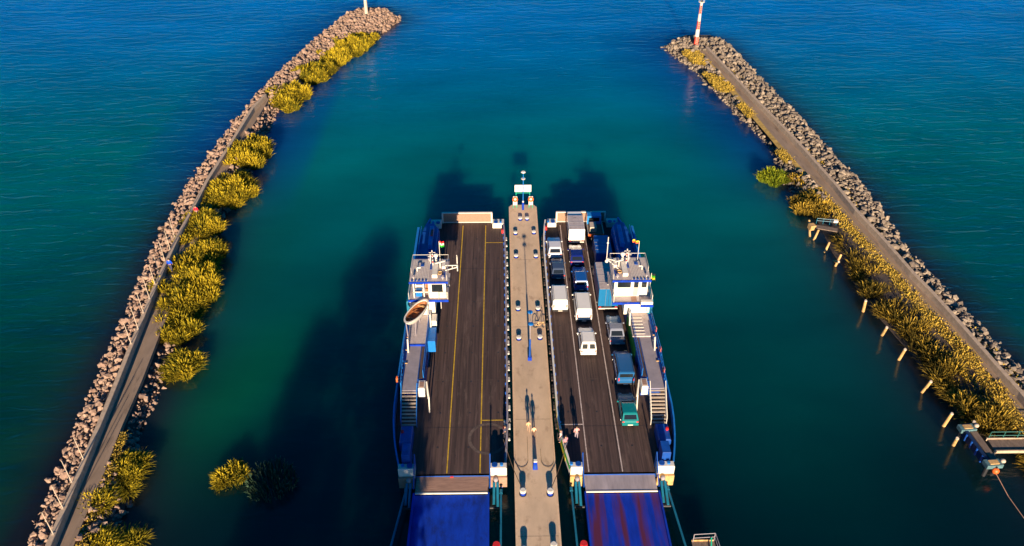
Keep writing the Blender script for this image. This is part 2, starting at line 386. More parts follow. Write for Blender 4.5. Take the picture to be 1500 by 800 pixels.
o=mb.build('grass_verge',M['verge']);o['kind']='structure'
def wallof(line,y0,y1,z0,z1,wd,label,n=90):
    mb=MB();rings=[]
    for i in range(n+1):
        y=y0+(y1-y0)*i/n;x=xat(line,y)
        if x is None:continue
        rings.append([(x-wd/2,y,z0),(x+wd/2,y,z0),(x+wd/2,y,z1-.04),(x+wd/2-.04,y,z1),(x-wd/2+.04,y,z1),(x-wd/2,y,z1-.04)])
    mb.loft(rings)
    o=mb.build('parapet_wall',M['wallc'],org=rings[0][0]);tag(o,label,'wall')
wallof(Lwall,12,yLend,.8,2.5,.5,'low concrete parapet between the left path and the pinkish rubble')
wallof(Rwall,12,yRend,.8,2.5,.5,'low concrete parapet between the right path and the grey rubble')
# ------------------------------------------------------------------ boulders
import bmesh
def rockmesh(seed,m):
    rnd=random.Random(seed);bm=bmesh.new();bmesh.ops.create_icosphere(bm,subdivisions=1,radius=.58)
    for _ in range(7):
        nrm=Vector((rnd.uniform(-1,1),rnd.uniform(-1,1),rnd.uniform(-.6,1))).normalized();d=rnd.uniform(.28,.40)
        for v in bm.verts:
            q=v.co.dot(nrm)-d
            if q>0:v.co-=nrm*q
    s=Vector((rnd.uniform(.8,1.35),rnd.uniform(.65,1.0),rnd.uniform(.55,.95)))
    for v in bm.verts:v.co=Vector((v.co.x*s.x,v.co.y*s.y,v.co.z*s.z))*(1+rnd.uniform(-.07,.07))
    me=bpy.data.meshes.new('boulder');bm.to_mesh(me);bm.free();me.materials.append(m);return me
RL=[rockmesh(i,M['rockLi']) for i in range(12)];RR=[rockmesh(50+i,M['rockRi']) for i in range(12)]
rocks=[]
def inpath(x,y,side):
    if side<0:
        a,b=xat(Lwall,y),xat(Lpath,y)
        if a is None or b is None or y>yLend:return False
        return a-.75<x<b+.05
    a,b=xat(Rpath,y),xat(Rwall,y)
    if a is None or b is None or y>yRend:return False
    return a-.25<x<b+.75
def scatter(poly,xr,yr,side,st):
    y=yr[0]
    while y<yr[1]:
        x=xr[0]
        while x<xr[1]:
            px=x+random.uniform(-.5,.5)*st;py=y+random.uniform(-.5,.5)*st
            x+=st
            if px<xr[0]:continue
            d=sdist((px,py),poly)
            if d<-.55 or inpath(px,py,side):continue
            if side>0 and xat(Rpath,py) and py<100:
                if px<xat(Rpath,py) :continue      # reed bank and verge there
            if side<0 and py<100 and xat(Lpath,py) and px>xat(Lpath,py) and random.random()<.03:continue
            if d<0 and random.random()<.55:continue
            s=random.choice([.28,.34,.4,.45,.52,.62,.9])*random.uniform(.85,1.15)*(1.12 if side>0 else 1.0)*(1+.0018*max(0,py-60))
            if side<0 and xat(Lpath,py) and px>xat(Lpath,py): s*=.9
            z=hgt(d,px,py)+.08*s+random.uniform(-.1,.4)*s
            rocks.append((px,py,z,s,side))
        y+=st
scatter(polyL,(-50,-19),(36,188),-1,.40)
scatter(polyR,(31,60),(36,168),1,.43)
vis=[]
for i,r in enumerate(rocks):
    q=seen(r[0],r[1],r[2])
    if q and -5<q[0]<1505 and -5<q[1]<805:vis.append((r[3]/q[2],i))
vis.sort(reverse=True);pick=set(i for _,i in vis[:300])
rest=MB();rnd=random.Random(3)
def rrot():return (rnd.uniform(-.5,.5),rnd.uniform(-.5,.5),rnd.uniform(0,6.28))
from mathutils import Euler
for i,(x,y,z,s,side) in enumerate(rocks):
    me=rnd.choice(RL if side<0 else RR);rt=rrot()
    if i in pick:
        o=bpy.data.objects.new('boulder',me);C.objects.link(o);o.location=(x,y,z);o.rotation_euler=rt;o.scale=(s,s,s)
        if side<0:tag(o,'large pinkish boulder in the rubble slope of the left breakwater','boulder','large boulders of the left breakwater')
        else:tag(o,'large pale grey boulder in the rubble slope of the right breakwater','boulder','large boulders of the right breakwater')
    else:
        mt=Matrix.Translation((x,y,z))@Euler(rt).to_matrix().to_4x4()@Matrix.Scale(s,4)
        rest.tone=rnd.random();rest.m=0 if side<0 else 1
        rest.add([mt@v.co for v in me.vertices],[list(p.vertices) for p in me.polygons])
o=rest.build('small_boulders',[M['rockL'],M['rockR']]);tag(o,'smaller boulders filling the rubble slopes of both breakwaters','rubble',kind='stuff')
# ------------------------------------------------------------------ reeds
def clump(mb,cx,cy,z,rad,n,h,ry,rot,wd,spread,lo,hi):
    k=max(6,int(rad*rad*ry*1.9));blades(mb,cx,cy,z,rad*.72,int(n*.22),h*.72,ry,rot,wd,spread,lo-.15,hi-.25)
    for i in range(k):
        a=rnd.uniform(0,6.283);r=rad*(.95*math.sqrt(rnd.random()));lx,ly=r*math.cos(a),r*math.sin(a)*ry
        x=cx+lx*math.cos(rot)-ly*math.sin(rot);y=cy+lx*math.sin(rot)+ly*math.cos(rot)
        q=rnd.uniform(-.3,.28);sr=rnd.uniform(.45,.85)
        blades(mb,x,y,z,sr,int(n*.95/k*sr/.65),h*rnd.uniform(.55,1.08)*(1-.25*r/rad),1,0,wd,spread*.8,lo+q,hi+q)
def blades(mb,cx,cy,z,rad,n,h,ry=1.0,rot=0,wd=.09,spread=.25,lo=.0,hi=1.0):
    for _ in range(n):
        a=rnd.uniform(0,6.283);r=rad*math.sqrt(rnd.random())
        lx,ly=r*math.cos(a),r*math.sin(a)*ry
        x=cx+lx*math.cos(rot)-ly*math.sin(rot);y=cy+lx*math.sin(rot)+ly*math.cos(rot)
        edge=r/rad;hh=h*rnd.uniform(.65,1.15)*(1-.5*edge**2.5)*(1+.16*wavy(x*5,y*5,1.3))
        out=spread*(.25+edge);ox=math.cos(a+rot)*out*rnd.uniform(.3,1.2)+rnd.uniform(-.12,.12);oy=math.sin(a+rot)*out*rnd.uniform(.3,1.2)*ry+rnd.uniform(-.12,.12)
        th=rnd.uniform(0,3.14);wx,wy=math.cos(th)*wd,math.sin(th)*wd
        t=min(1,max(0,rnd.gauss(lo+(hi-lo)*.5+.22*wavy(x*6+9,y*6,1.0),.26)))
        p0=(x,y,z-.15);p1=(x+ox*.4,y+oy*.4,z+hh*.55);p2=(x+ox*1.0,y+oy*1.0,z+hh*.9);p3=(x+ox*1.5+rnd.uniform(-.1,.1),y+oy*1.5,z+hh*.93)
        k=len(mb.v)
        mb.v+=[(p0[0]-wx*.5,p0[1]-wy*.5,p0[2]),(p0[0]+wx*.5,p0[1]+wy*.5,p0[2]),(p1[0]-wx,p1[1]-wy,p1[2]),(p1[0]+wx,p1[1]+wy,p1[2]),(p2[0]-wx*1.1,p2[1]-wy*1.1,p2[2]),(p2[0]+wx*1.1,p2[1]+wy*1.1,p2[2]),(p3[0],p3[1],p3[2])]
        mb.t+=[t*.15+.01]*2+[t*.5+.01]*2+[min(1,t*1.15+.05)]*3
        mb.f+=[[k,k+1,k+3,k+2],[k+2,k+3,k+5,k+4],[k+4,k+5,k+6]];mb.mi+=[0]*3
reedsL=[ # px,py,radius,ry,rot,height,label
 ((532,56),2.8,1.1,0,2.6,'small golden reed clump nearest the left light tower'),
 ((512,66),4.2,1.2,0,3.2,'tall yellow reed clump a little short of the left light tower'),
 ((486,82),3.4,1.3,0,2.8,'low yellow reed clump behind the tallest tip reeds, shaded on its lower side'),
 ((460,104),3.9,1.2,0,3.4,'round bright green-gold reed clump standing alone near the left tip'),
 ((421,142),3.9,1.3,0,3.4,'round golden reed clump where the left path ends'),
 ((363,228),3.5,1.4,0,3.2,'golden reed clump below the bare stones of the left inner bank'),
 ((345,278),3.3,1.4,0,3.2,'greener reed clump bulging out over the basin beyond the red walker'),
 ((316,290),2.2,1.8,0,2.4,'thin golden reed clump hugging the left path opposite the red walker'),
 ((293,338),2.5,1.7,0,2.8,'golden reed clump beside the walker in red'),
 ((287,388),3.3,1.7,0,3.2,'leafy reed clump beside the walker in blue'),
 ((268,432),3.6,1.8,0,3.4,'broad golden reed clump below the walker in blue'),
 ((262,470),2.2,1.5,0,3.0,'lower end of the reeds above the bare rubble'),
 ((266,532),2.6,.65,.1,2.3,'low green-gold reed clump spreading from the rubble into the water'),
 ((180,694),2.0,1.2,-.2,1.5,'golden reed clump at the foot of the long bare rubble stretch'),
 ((146,738),1.2,1.3,0,1.4,'narrow golden reed clump between two larger ones at the photo bottom'),
 ((140,797),2.3,.9,0,1.5,'golden reed clump at the lower left corner beside the path'),
 ((182,785),1.1,1.0,0,1.1,'sparse shaded reed tuft at the water edge in the lower left corner')]
for (px,py),r_,ry,rot,h,lab in reedsL:
    x,y=at(px,py,1.0);mb=MB();z0=max(0,hgt(sdist((x,y),polyL)))*.6
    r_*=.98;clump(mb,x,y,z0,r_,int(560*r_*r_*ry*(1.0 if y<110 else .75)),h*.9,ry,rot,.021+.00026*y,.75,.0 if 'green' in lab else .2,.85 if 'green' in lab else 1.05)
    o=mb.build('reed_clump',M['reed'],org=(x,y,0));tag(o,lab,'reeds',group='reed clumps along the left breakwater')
x,y=at(337,693,1.0);mb=MB();clump(mb,x,y,0,1.75,1300,1.8,.9,0,.04,.5,.05,.95)
tag(mb.build('reed_clump',M['reed'],org=(x,y,0)),'round sunlit reed clump growing alone out in the left basin','reeds')
x,y=at(397,703,.6);mb=MB();blades(mb,x,y,0,2.3,330,1.6,1.0,0,.06,.3,0,.9)
tag(mb.build('shaded_reed_clump',M['reedShade'],org=(x,y,0)),'sparse reed clump painted shade-dark in the water right of the lone sunlit reeds','water plant')
x,y=at(1131,264,.3);mb=MB();clump(mb,x,y,0,1.9,1500,2.6,1.0,0,.05,.8,.0,.85)
tag(mb.build('reed_clump',M['reedG'],org=(x,y,0)),'round bright green reed clump in the water off the right breakwater','reeds')
x,y=at(1188,303,.5);mb=MB();clump(mb,x,y,.3,2.5,1900,2.2,1.2,.4,.045,.7,.0,1.0)
tag(mb.build('reed_clump',M['reedR'],org=(x,y,0)),'golden reed clump just beyond the small ruined jetty','reeds')
x,y=at(1172,268,.7);mb=MB();clump(mb,x,y,.6,1.4,700,1.5,1.5,.4,.045,.5,.2,1.1)
tag(mb.build('reed_clump',M['reedR'],org=(x,y,0)),'orange-brown reed clump between path and the green reeds in the water','reeds')
# long reed bed of the right bank
mb=MB()
for k in range(1000):
    y=40+52*rnd.random()**1.0
    if wavy(y*7,y*3,1.7)<-.45:continue
    a=xat(Rin,y);b=xat(Rpath,y)
    if a is None or b is None:continue
    x=a+.6+(b-2.1-a)*rnd.random()**.9
    if 85<y<93 and x<a+1.8:continue
    hh=rnd.uniform(1.0,2.5)*(.6 if x>b-2.2 else 1)
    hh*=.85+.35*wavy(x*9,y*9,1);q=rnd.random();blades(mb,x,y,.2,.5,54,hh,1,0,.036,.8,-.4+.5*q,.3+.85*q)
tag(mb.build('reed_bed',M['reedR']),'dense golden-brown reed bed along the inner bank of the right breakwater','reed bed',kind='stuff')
# dry grass
mb=MB()
for k in range(2600):
    y=rnd.uniform(16,156);b=xat(Rpath,y)
    if b is None:continue
    if y>96 and not any(a_<y<b_ for a_,b_ in((96,104),(112,116),(129,134))):continue
    x=b-rnd.random()**1.5*1.4
    blades(mb,x,y,1.25,.38,9,.55,1,0,.05,.3,.5,1.3)
for k in range(500):
    y=rnd.uniform(140,160);b=xat(Rpath,y)
    if b is None:continue
    x=b-rnd.uniform(.3,3.0)
    if wavy(x*3,y*3,1)<-.15:continue
    blades(mb,x,y,1.3,.5,12,.7,1,0,.07,.3,.4,1.3)
for k in range(700):
    y=rnd.uniform(60,150);b=xat(Rwall,y)
    if b is None:continue
    if wavy(y*2.1,y,1)<.1:continue
    blades(mb,b+rnd.uniform(.6,2.0),y,1.15,.35,7,.6,1,0,.06,.3,.1,.9)
for k in range(500):
    y=rnd.uniform(16,56);b=xat(Lpath,y)
    blades(mb,b+rnd.random()*.6,y,1.3,.3,6,.4,1,0,.04,.2,.3,1.1)
tag(mb.build('dry_grass',M['grass']),'dry yellow grass along the edges of the breakwater paths','grass',kind='stuff')
# ------------------------------------------------------------------ upright poles on the left parapet
pl=[(192,503),(202.5,482),(210,458),(219,437),(227,416),(234,404),(241,381),(249,365),(255.6,347),(122,672),(105,706),(92,744),(78,782)]
for i,p in enumerate(pl):
    x,y=at(*p,2.5);h=2.9;x+=.0
    mb=MB();mb.tube((x,y,2.5),(x,y,2.5+h),.045,6,.03)
    mb.box(x-.12,x+.12,y-.12,y+.12,2.502,2.54)
    o=mb.build('upright_pole',M['pole'],org=(x,y,2.5))
    tag(o,'thin pale upright pole on the left parapet above the upper rubble' if i<9 else 'thin pale upright pole on the left parapet near the lower left corner','pole',('poles on the upper left parapet' if i<9 else 'poles on the lower left parapet'))
# ------------------------------------------------------------------ light towers
def tower(x,y,z,bands,label,name,lattice=False):
    t=thing(name,label,'light tower',(x,y,z))
    MB().loft([[(x+.9*math.cos(a*math.pi/4),y+.9*math.sin(a*math.pi/4)) for a in range(8)]]*2,[z-.4,z+.25]).build('base',M['wallc'],t)
    for z0,z1,r0,r1,m in bands:
        MB().tube((x,y,z+z0),(x,y,z+z1),r0,14,r1).build('mast_section',M[m],t)
    top=bands[-1][1]
    MB().tube((x,y,z+top),(x,y,z+top+.08),.6,12).build('platform',M['white'],t)
    mb=MB();mb.torus((x,y,z+top+1.0),.55,.03,'Z',16,6)
    for k in range(6):
        a=k*math.pi/3;mb.tube((x+.55*math.cos(a),y+.55*math.sin(a),z+top),(x+.55*math.cos(a),y+.55*math.sin(a),z+top+1.0),.025,5)
    mb.build('railing',M['white'],t)
    MB().tube((x,y,z+top+.08),(x,y,z+top+.9),.16,10,.13).build('lantern',M['glass'],t)
    mb=MB()
    for dx in(-.18,.18):mb.tube((x+dx,y-.5,z),(x+dx,y-.3,z+top),.02,5)
    for k in range(int(top/.4)):mb.tube((x-.18,y-.5+.2*k*.4/top,z+k*.4),(x+.18,y-.5+.2*k*.4/top,z+k*.4),.015,4)
    mb.build('ladder',M['white'],t)
xr,yr=at(1019,67,1.6)
tower(xr,yr,1.6,[(.25,2.0,.46,.43,'pred'),(2.0,3.5,.42,.38,'white'),(3.5,5.2,.37,.33,'pred'),(5.2,6.7,.32,.29,'white'),(6.7,8.4,.28,.25,'pred'),(8.4,9.0,.25,.24,'white')],'tall red and white banded light tower on the tip of the right breakwater','light_tower')
xl,yl=at(537,21,1.6)
tower(xl,yl,1.6,[(.25,3.2,.42,.36,'pole'),(3.2,6.2,.35,.3,'white'),(6.2,8.5,.3,.26,'pole')],'pale cream light tower on the tip of the left breakwater','light_tower')
# ------------------------------------------------------------------ central pier
PX0,PX1,PY1,PZ=.95,4.87,99.9,1.3
t=thing('pier','long narrow tan concrete pier between the two ferries','pier',(2.9,60,0))
mb=MB();poly=[(PX0,14),(PX1,14),(PX1,PY1-.5),(PX1-.4,PY1),(PX0+.4,PY1),(PX0,PY1-.5)]
mb.prism(poly,-.8,PZ);mb.build('deck_slab',M['pier'],t)
B('edge_kerb',M['pieredge'],t,PX0-.03,PX0+.14,14,PY1-.6,PZ-.25,PZ+.05);B('edge_kerb',M['pieredge'],t,PX1-.14,PX1+.03,14,PY1-.6,PZ-.25,PZ+.05)
for k,y in enumerate((26,37.5,43.6,57.6,72.3,86.0)):
    B('expansion_joint',M['rope'],t,PX0+.2,PX1-.2,y,y+.025,PZ,PZ+.004)
# tarred seam of the cable duct down the middle of pier? (lamp shadow only) left out
# bollards: blue body, white cap
def bollard(x,y,h=.46,r=.25):
    t=thing('mooring_bollard','','bollard',(x,y,PZ))
    MB().tube((x,y,PZ),(x,y,PZ+h*.55),r,14,r*.9).build('shaft',M['ablue'],t,)
    MB().tube((x,y,PZ+h*.55),(x,y,PZ+h*.85),r*1.15,14,r*1.2).build('cap',M['white'],t)
    MB().tube((x,y,PZ+h*.85),(x,y,PZ+h*.92),r*1.2,14,r*.9).build('crown',M['white'],t)
    MB().tube((x,y,PZ),(x,y,PZ+.03),r*1.3,14).build('foot_plate',M['dark'],t)
    return t
bl=[(762,322,'left bollard of the pair next to the pier end sign'),(772,322,'right bollard of the pair next to the pier end sign'),
(755,343,'left bollard of the second pair from the pier end'),(782,342,'right bollard of the second pair from the pier end'),
(756,377,'left bollard of the third pair from the pier end'),(785,377,'right bollard of the third pair from the pier end'),
(759,454,'left bollard of the pair just beyond the lamp post head'),(788,454,'right bollard just beyond the bicycle by the lamp post'),
(760,497,'left bollard nearest the lamp post foot'),(791,496,'right bollard just in front of the bicycle'),
(766,724,'left bollard with white top and rope, below the chains on the pier'),(806,724,'right bollard with white top and rope, below the chains on the pier'),
(768,810,'left bollard cut by the bottom edge on the pier'),(811,803,'right bollard cut by the bottom edge on the pier')]
b0=None
for px,py,lab in bl:
    x,y=at(px,py,PZ);y-=.0
    if b0 is None:b0=bollard(x,y);o=b0
    else:o=copy_tree(b0);o.location=(x,y,PZ)
    if py>700:o.scale=(1.05,1.05,1.5)
    o['label']='blue and white '+lab;o['group']='mooring bollards on the pier'
# lamp post with two flat heads along the pier
lx,ly=2.89,66.6
t=thing('lamp_post','tall blue lamp post with two flat heads in the middle of the pier','street lamp',(lx,ly,PZ))
MB().box(lx-.22,lx+.22,ly-.22,ly+.22,PZ,PZ+.5,ch=.05).build('base',M['ablue'],t)
mb=MB();mb.tube((lx,ly,PZ+.5),(lx,ly,PZ+3.0),.11,10,.10);mb.build('lower_post',M['blue'],t)
MB().tube((lx,ly,PZ+3.0),(lx,ly,PZ+6.3),.05,8,.04).build('upper_post',M['grey'],t)
MB().path([(lx,ly-.95,PZ+6.0),(lx,ly,PZ+6.35),(lx,ly+.95,PZ+6.0)],.03).build('arm',M['grey'],t)
for s in(-1,1):MB().ball((lx,ly+s*1.0,PZ+5.98),.30,.34,.1).build('lamp_head',M['lblue'],t,True)
# pedestal
lx,ly=at(784,686,PZ)
t=thing('power_pedestal','short bright blue pedestal with white cap in the middle of the pier','pedestal',(lx,ly,PZ))
MB().loft([[(lx-.24,ly-.2),(lx+.24,ly-.2),(lx+.24,ly+.2),(lx-.24,ly+.2)],[(lx-.15,ly-.13),(lx+.15,ly-.13),(lx+.15,ly+.13),(lx-.15,ly+.13)]],[PZ,PZ+1.0]).build('body',M['ablue'],t)
B('cap',M['white'],t,lx-.17,lx+.17,ly-.15,ly+.15,PZ+1.0,PZ+1.12);B('door',M['blue'],t,lx-.1,lx+.1,ly-.215,ly-.19,PZ+.15,PZ+.7)
# rail chains
for s,px in((-1,'left'),(1,'right')):
    mb=MB();pts=[]
    cx=2.9+s*1.25
    for i in range(19):
        a=math.pi*(.0+i/18.0);pts.append((cx+ .62*math.cos(a),52.3-1.0*math.sin(a)+ (2.2 if i in(0,18) else 0)*1.0,PZ+.04))
    pts[0]=(cx+.62,55.2,PZ+.04);pts[-1]=(cx-.62,53.6,PZ+.04)
    mb.path(pts,.016,5);o=mb.build('mooring_chain',M['rope'],org=(cx,52,PZ));tag(o,f'dark chain looped in an arc on the {px} half of the pier','chain')
# mooring ropes from lower bollards
for s,(px,py,xe) in((-1,(766,724,-.1)),(1,(806,724,5.9))):
    x,y=at(px,py,PZ);mb=MB();pts=[]
    for i in range(9):
        q=i/8;pts.append((x+(xe-x)*q,y+(5.3 if s<0 else 4.4)*q,PZ+.6+1.0*q-.8*math.sin(math.pi*q)*.6))
    mb.path(pts,.035,6);o=mb.build('mooring_rope',M['rope'],org=(x,y,PZ));tag(o,'dark mooring rope from the '+('left bollard to the empty ferry' if s<0 else 'right bollard to the loaded ferry'),'rope')
# end sign, life buoys, navigation mast
t=thing('sign_board','white notice board on sea green legs at the end of the pier','sign',(2.9,99.4,PZ))
z0=3.75
B('board',M['white'],t,1.75,4.1,99.35,99.5,z0,z0+1.1,ch=.02)
mb=MB();
for x in(1.95,3.9):mb.tube((x,99.6,PZ),(x,99.6,z0+1.0),.06,8)
mb.tube((1.95,99.6,z0-.3),(3.9,99.6,z0-.3),.05,6);mb.build('legs',M['sgreen'],t)
mb=MB();mb.torus((2.25,99.33,z0+.65),.13,.025,'Y',14,6);mb.box(2.1,2.4,99.325,99.345,z0+.3,z0+.36);mb.build('emblem',M['rust'],t)
mb=MB()
for k in range(3):mb.box(2.95,3.85,99.335,99.347,z0+.3+.22*k,z0+.34+.22*k)
mb.build('lettering',M['grey'],t)
for s in(-1,1):
    x=2.93+s*1.12;t=thing('life_buoy_stand',('left' if s<0 else 'right')+' orange life buoy on a white stand at the pier end','life buoy',(x,98.9,PZ))
    MB().torus((x,98.85,PZ+1.5),.30,.11,'Y',22,10).build('ring',M['orange'],t,True)
    B('back_plate',M['white'],t,x-.30,x+.30,98.99,99.05,PZ+.5,PZ+1.9)
    mb=MB();mb.tube((x-.25,99.1,PZ),(x-.25,99.1,PZ+1.6),.05,6);mb.tube((x+.25,99.1,PZ),(x+.25,99.1,PZ+1.6),.05,6);mb.build('posts',M['sgreen'],t)
t=thing('navigation_mast','slim blue mast with two white discs at the end of the pier','mast',(2.93,98.6,PZ))
MB().box(2.78,3.08,98.4,98.7,PZ,PZ+1.2,ch=.03).build('cabinet',M['ablue'],t)
MB().tube((2.93,98.55,PZ+1.2),(2.93,98.55,7.5),.07,8,.05).build('pole',M['lblue'],t)
MB().tube((2.93,98.55,6.3),(2.93,98.55,6.36),.30,16).build('disc',M['white'],t)
MB().tube((2.93,98.55,7.35),(2.93,98.55,7.5),.34,16,.2).build('disc',M['white'],t)
MB().ball((2.93,98.35,PZ+1.45),.14).build('lamp',M['white'],t,True)
# bicycle
def bicycle(x,y,z):
    t=thing('bicycle','golden-framed bicycle standing across the right edge of the pier by the lamp post','bicycle',(x,y,z))
    fr=M['pile']
    for dx in(-.52,.52):
        w_=MB().torus((x+dx,y,z+.34),.32,.03,'Y',20,6,0).build('wheel',M['tyre'],t)
        mb=MB()
        for k in range(8):
            a=k*math.pi/4;mb.tube((x+dx,y,z+.34),(x+dx+.3*math.cos(a),y,z+.34+.3*math.sin(a)),.006,4)
        mb.build('spokes',M['rim'],w_)
    mb=MB();mb.path([(x-.52,y,z+.34),(x-.1,y,z+.32),(x+.38,y,z+.78),(x-.2,y,z+.80),(x-.52,y,z+.34)],.03);mb.tube((x-.1,y,z+.32),(x-.22,y,z+.88),.028);mb.tube((x+.52,y,z+.34),(x+.36,y,z+.95),.028);mb.build('frame',fr,t)
    MB().path([(x+.30,y-.28,z+1.0),(x+.36,y,z+.97),(x+.30,y+.28,z+1.0)],.022).build('handlebar',M['rim'],t)
    MB().ball((x-.24,y,z+.92),.13,.08,.04).build('saddle',M['rust'],t)
bx,by=at(791,480,PZ);bicycle(4.25,by,PZ)
# ------------------------------------------------------------------ ferries
def halfs(y,s,outer):
    wm=(6.3 if outer else 5.3);we=(4.9 if outer else (5.0 if s<0 else 4.6))
    if s>0:wm=6.25 if outer else 5.55
    wf=we if y<72 else (5.0 if not outer else 4.95)
    if y>72:we=wf
    tt=min(y-50,94.3-y);tt=max(0,tt);L=9.5 if outer else 8.5
    k=max(0,(L-tt)/L)
    return wm-(wm-we)*k**2
ZD=1.8
def ferry(cx,s,lab,loaded):
    X=lambda w:cx+s*w
    t=thing('car_ferry',lab,'ferry',(cx,72,0))
    def bx(name,m,w0,w1,y0,y1,z0,z1,ch=0,par=None):
        return MB().box(X(w0),X(w1),y0,y1,z0,z1,ch=ch).build(name,M[m] if isinstance(m,str) else m,par or t)
    ysr=[50,50.6,51.5,52.6,54,56,58,60,64,70,76,82,86,88,90,91.5,92.6,93.5,94.3]
    def ring(dw,z):
        return [(X(halfs(y,s,True)-dw),y,z) for y in ysr]+[(X(-(halfs(y,s,False)-dw)),y,z) for y in reversed(ysr)]
    MB().loft([ring(.55,-.6),ring(.25,.2),ring(.03,1.3),ring(.0,ZD-.004)]).build('hull',M['blue'],t)
    mb=MB();r=ring(.12,ZD);mb.add([(p[0],p[1],ZD+.0) for p in r],[list(range(len(r)))]);mb.build('car_deck',M['deck'],t)
    # bulwarks
    def bul(outer,m,z1,y0=51.2,y1=93.4,name='bulwark',off=0,th=.14,z0=ZD-.1):
        sg=1 if outer else -1;rings=[]
        yy=[y for y in ysr if y0<y<y1];yy=[y0]+yy+[y1]
        for y in yy:
            w_=halfs(y,s,outer)+off;rings.append([(X(sg*(w_-th)),y,z0),(X(sg*w_),y,z0),(X(sg*w_),y,z1),(X(sg*(w_-th)),y,z1)])
        return MB().loft(rings).build(name,M[m],t)
    bul(True,'lblue',2.75,50.6,93.9)
    bul(False,'blue',2.45,50.6,93.9)
    bul(False,'white' if s>0 else 'grey',2.52,50.6,93.9,'cap_rail',.02,.2,2.452)
    bul(True,'lblue',2.83,50.6,93.9,'cap_rail',.03,.16,2.752)
    # stanchions on inner rail
    for k in range(30):
        y=52+k*1.4;w_=halfs(y,s,False);MB().box(X(-(w_-.28)),X(-(w_-.145)),y-.05,y+.05,ZD,2.45).build('stanchion',M['blue'],t)
    # lane lines
    lines=[(-5.44-cx,50.3,93.6),(-2.32-cx,50.3,93.6)] if s<0 else [(7.93-cx,50.3,93.6),(11.12-cx,50.3,93.6)]
    mk='yellow' if s<0 else 'whiteline'
    for dx,y0,y1 in lines:MB().box(cx+dx-.055,cx+dx+.055,y0,y1,ZD+.002,ZD+.007).build('lane_line',M[mk],t)
    if s<0:
        for y in(57.0,89.3):MB().box(-2.25,.1,y,y+.1,ZD+.002,ZD+.006).build('cross_line',M[mk],t)
        mb=MB();n=40
        for i in range(n):
            a=2*math.pi*i/n;b=2*math.pi*(i+1)/n
            mb.add([(-1.6+q*math.cos(g),54.6+q*1.05*math.sin(g),ZD+.0095) for q,g in((1.68,a),(2.0,a),(2.0,b),(1.68,b))],[(0,1,2,3)])
        mb.build('painted_circle',M['circle'],t)
    else:MB().box(5.6,7.9,56.3,56.42,ZD+.002,ZD+.006).build('cross_line',M[mk],t)
    for y in(56.1,62.9,69.8,76.5,83.4):
        MB().box(X(-5.0 if y>58 else -4.5),X(3.3),y,y+.03,ZD+.0085,ZD+.0095).build('deck_seam',M['dark' if y<60 or y>80 else 'circle'],t)
    for k in range(9):
        for w_ in(-4.3,-1.4,1.6):MB().tube((X(w_),53.5+k*4.6,ZD+.001),(X(w_),53.5+k*4.6,ZD+.012),.1,8).build('lashing_point',M['dark'],t)
    # raised far ramp
    rc=cx-.0;rw=3.35
    r0,r1=(-8.25,-1.5) if s<0 else (7.45,14.1)
    rp=bx('raised_ramp','ramptan' if s<0 else 'white',0,0,0,0,0,0) if False else MB().box(r0,r1,94.35,94.5,ZD,3.35).build('raised_ramp',M['ramptan'],t)
    mb=MB()
    for z in(ZD+.06,3.35):mb.box(r0-.08,r1+.08,94.25,94.52,z,z+.1)
    for x in(r0,r1):mb.box(x-.1,x+.1,94.22,94.54,ZD,3.4)
    mb.build('ramp_frame',M['white'],rp)
    # lowered near ramp flap
    MB().box(r0,r1,48.15,50.2,1.55,1.66).build('ramp_flap',M['rust'] if s<0 else M['steel'],t)
    MB().box(r0-.05,r1+.05,50.02,50.2,1.665,1.80).build('hinge_bar',M['white'] if s<0 else M['dark'],t)
    MB().box(r0,r1,48.06,48.16,1.56,1.7).build('flap_edge',M['white'],t)
    if s<0:MB().box(-5.1,-4.8,49.9,50.05,1.67,1.75).build('marker_light',M['red'],t)
    # corner boxes
    for sg,outer in((1,True),(-1,False)):
        we=halfs(50,s,outer)
        win=(r1-cx if (s>0)==(sg>0) else -(r0-cx)) if True else 0
        win=abs((r1 if (s*sg)>0 else r0)-cx)+.12
        for yy in(50.0,92.9):
            q=bx('winch_box','white',sg*win,sg*(we+.1),yy-.15 if yy<60 else yy,yy+.55 if yy<60 else yy+1.2,ZD-.3,ZD+(1.15 if yy<60 else .75),ch=.06)
            hz=ZD+(1.2 if yy<60 else .8);c=(X(sg*(win+.45)),yy+.2,hz)
            MB().tube(c,(c[0],c[1],c[2]+.12),.28,14).build('winch_drum',M['blue'],q)
            c=(X(sg*(win+1.1)),yy+.2,hz)
            MB().tube(c,(c[0],c[1],c[2]+.18),.16,10).build('vent',M['lblue'],q)
        MB().loft([[(X(sg*(win+.05)),49.85,z),(X(sg*(we+.12)),49.85,z),(X(sg*(we+.12)),49.6,z),(X(sg*(win+.05)),49.6,z)] for z in(.6,1.95)]).build('bow_fender',M['rust'] if s<0 else M['pile'],t)
        x=X(sg*(win+.02));MB().tube((x,50.8,ZD),(x,50.8,ZD+2.1),.07,8).build('ramp_post',M['blue'],t)
        MB().path([(x,50.8,ZD+2.0),(x,49.6,ZD+.9),(x,48.4,1.9)],.06).build('ramp_arm',M['blue'],t)
        x=X(sg*(win+.55));cy=48.0
        cyl=MB().tube((x-.16,49.2,1.7),(x-.18,47.3,1.0),.13,10).build('hydraulic_cylinder',M['teal'],t)
        cyl=MB().tube((x+.16,49.2,1.7),(x+.18,47.0,1.0),.13,10).build('hydraulic_cylinder',M['teal'],t)
        MB().ball((x,49.4,1.9),.24).build('hinge_knuckle',M['grey'],t,True)
    # near outer corner: control stand
    w0=3.7
    bx('control_stand','blue',3.9,4.7,50.7,52.2,ZD,ZD+2.1,ch=.05)
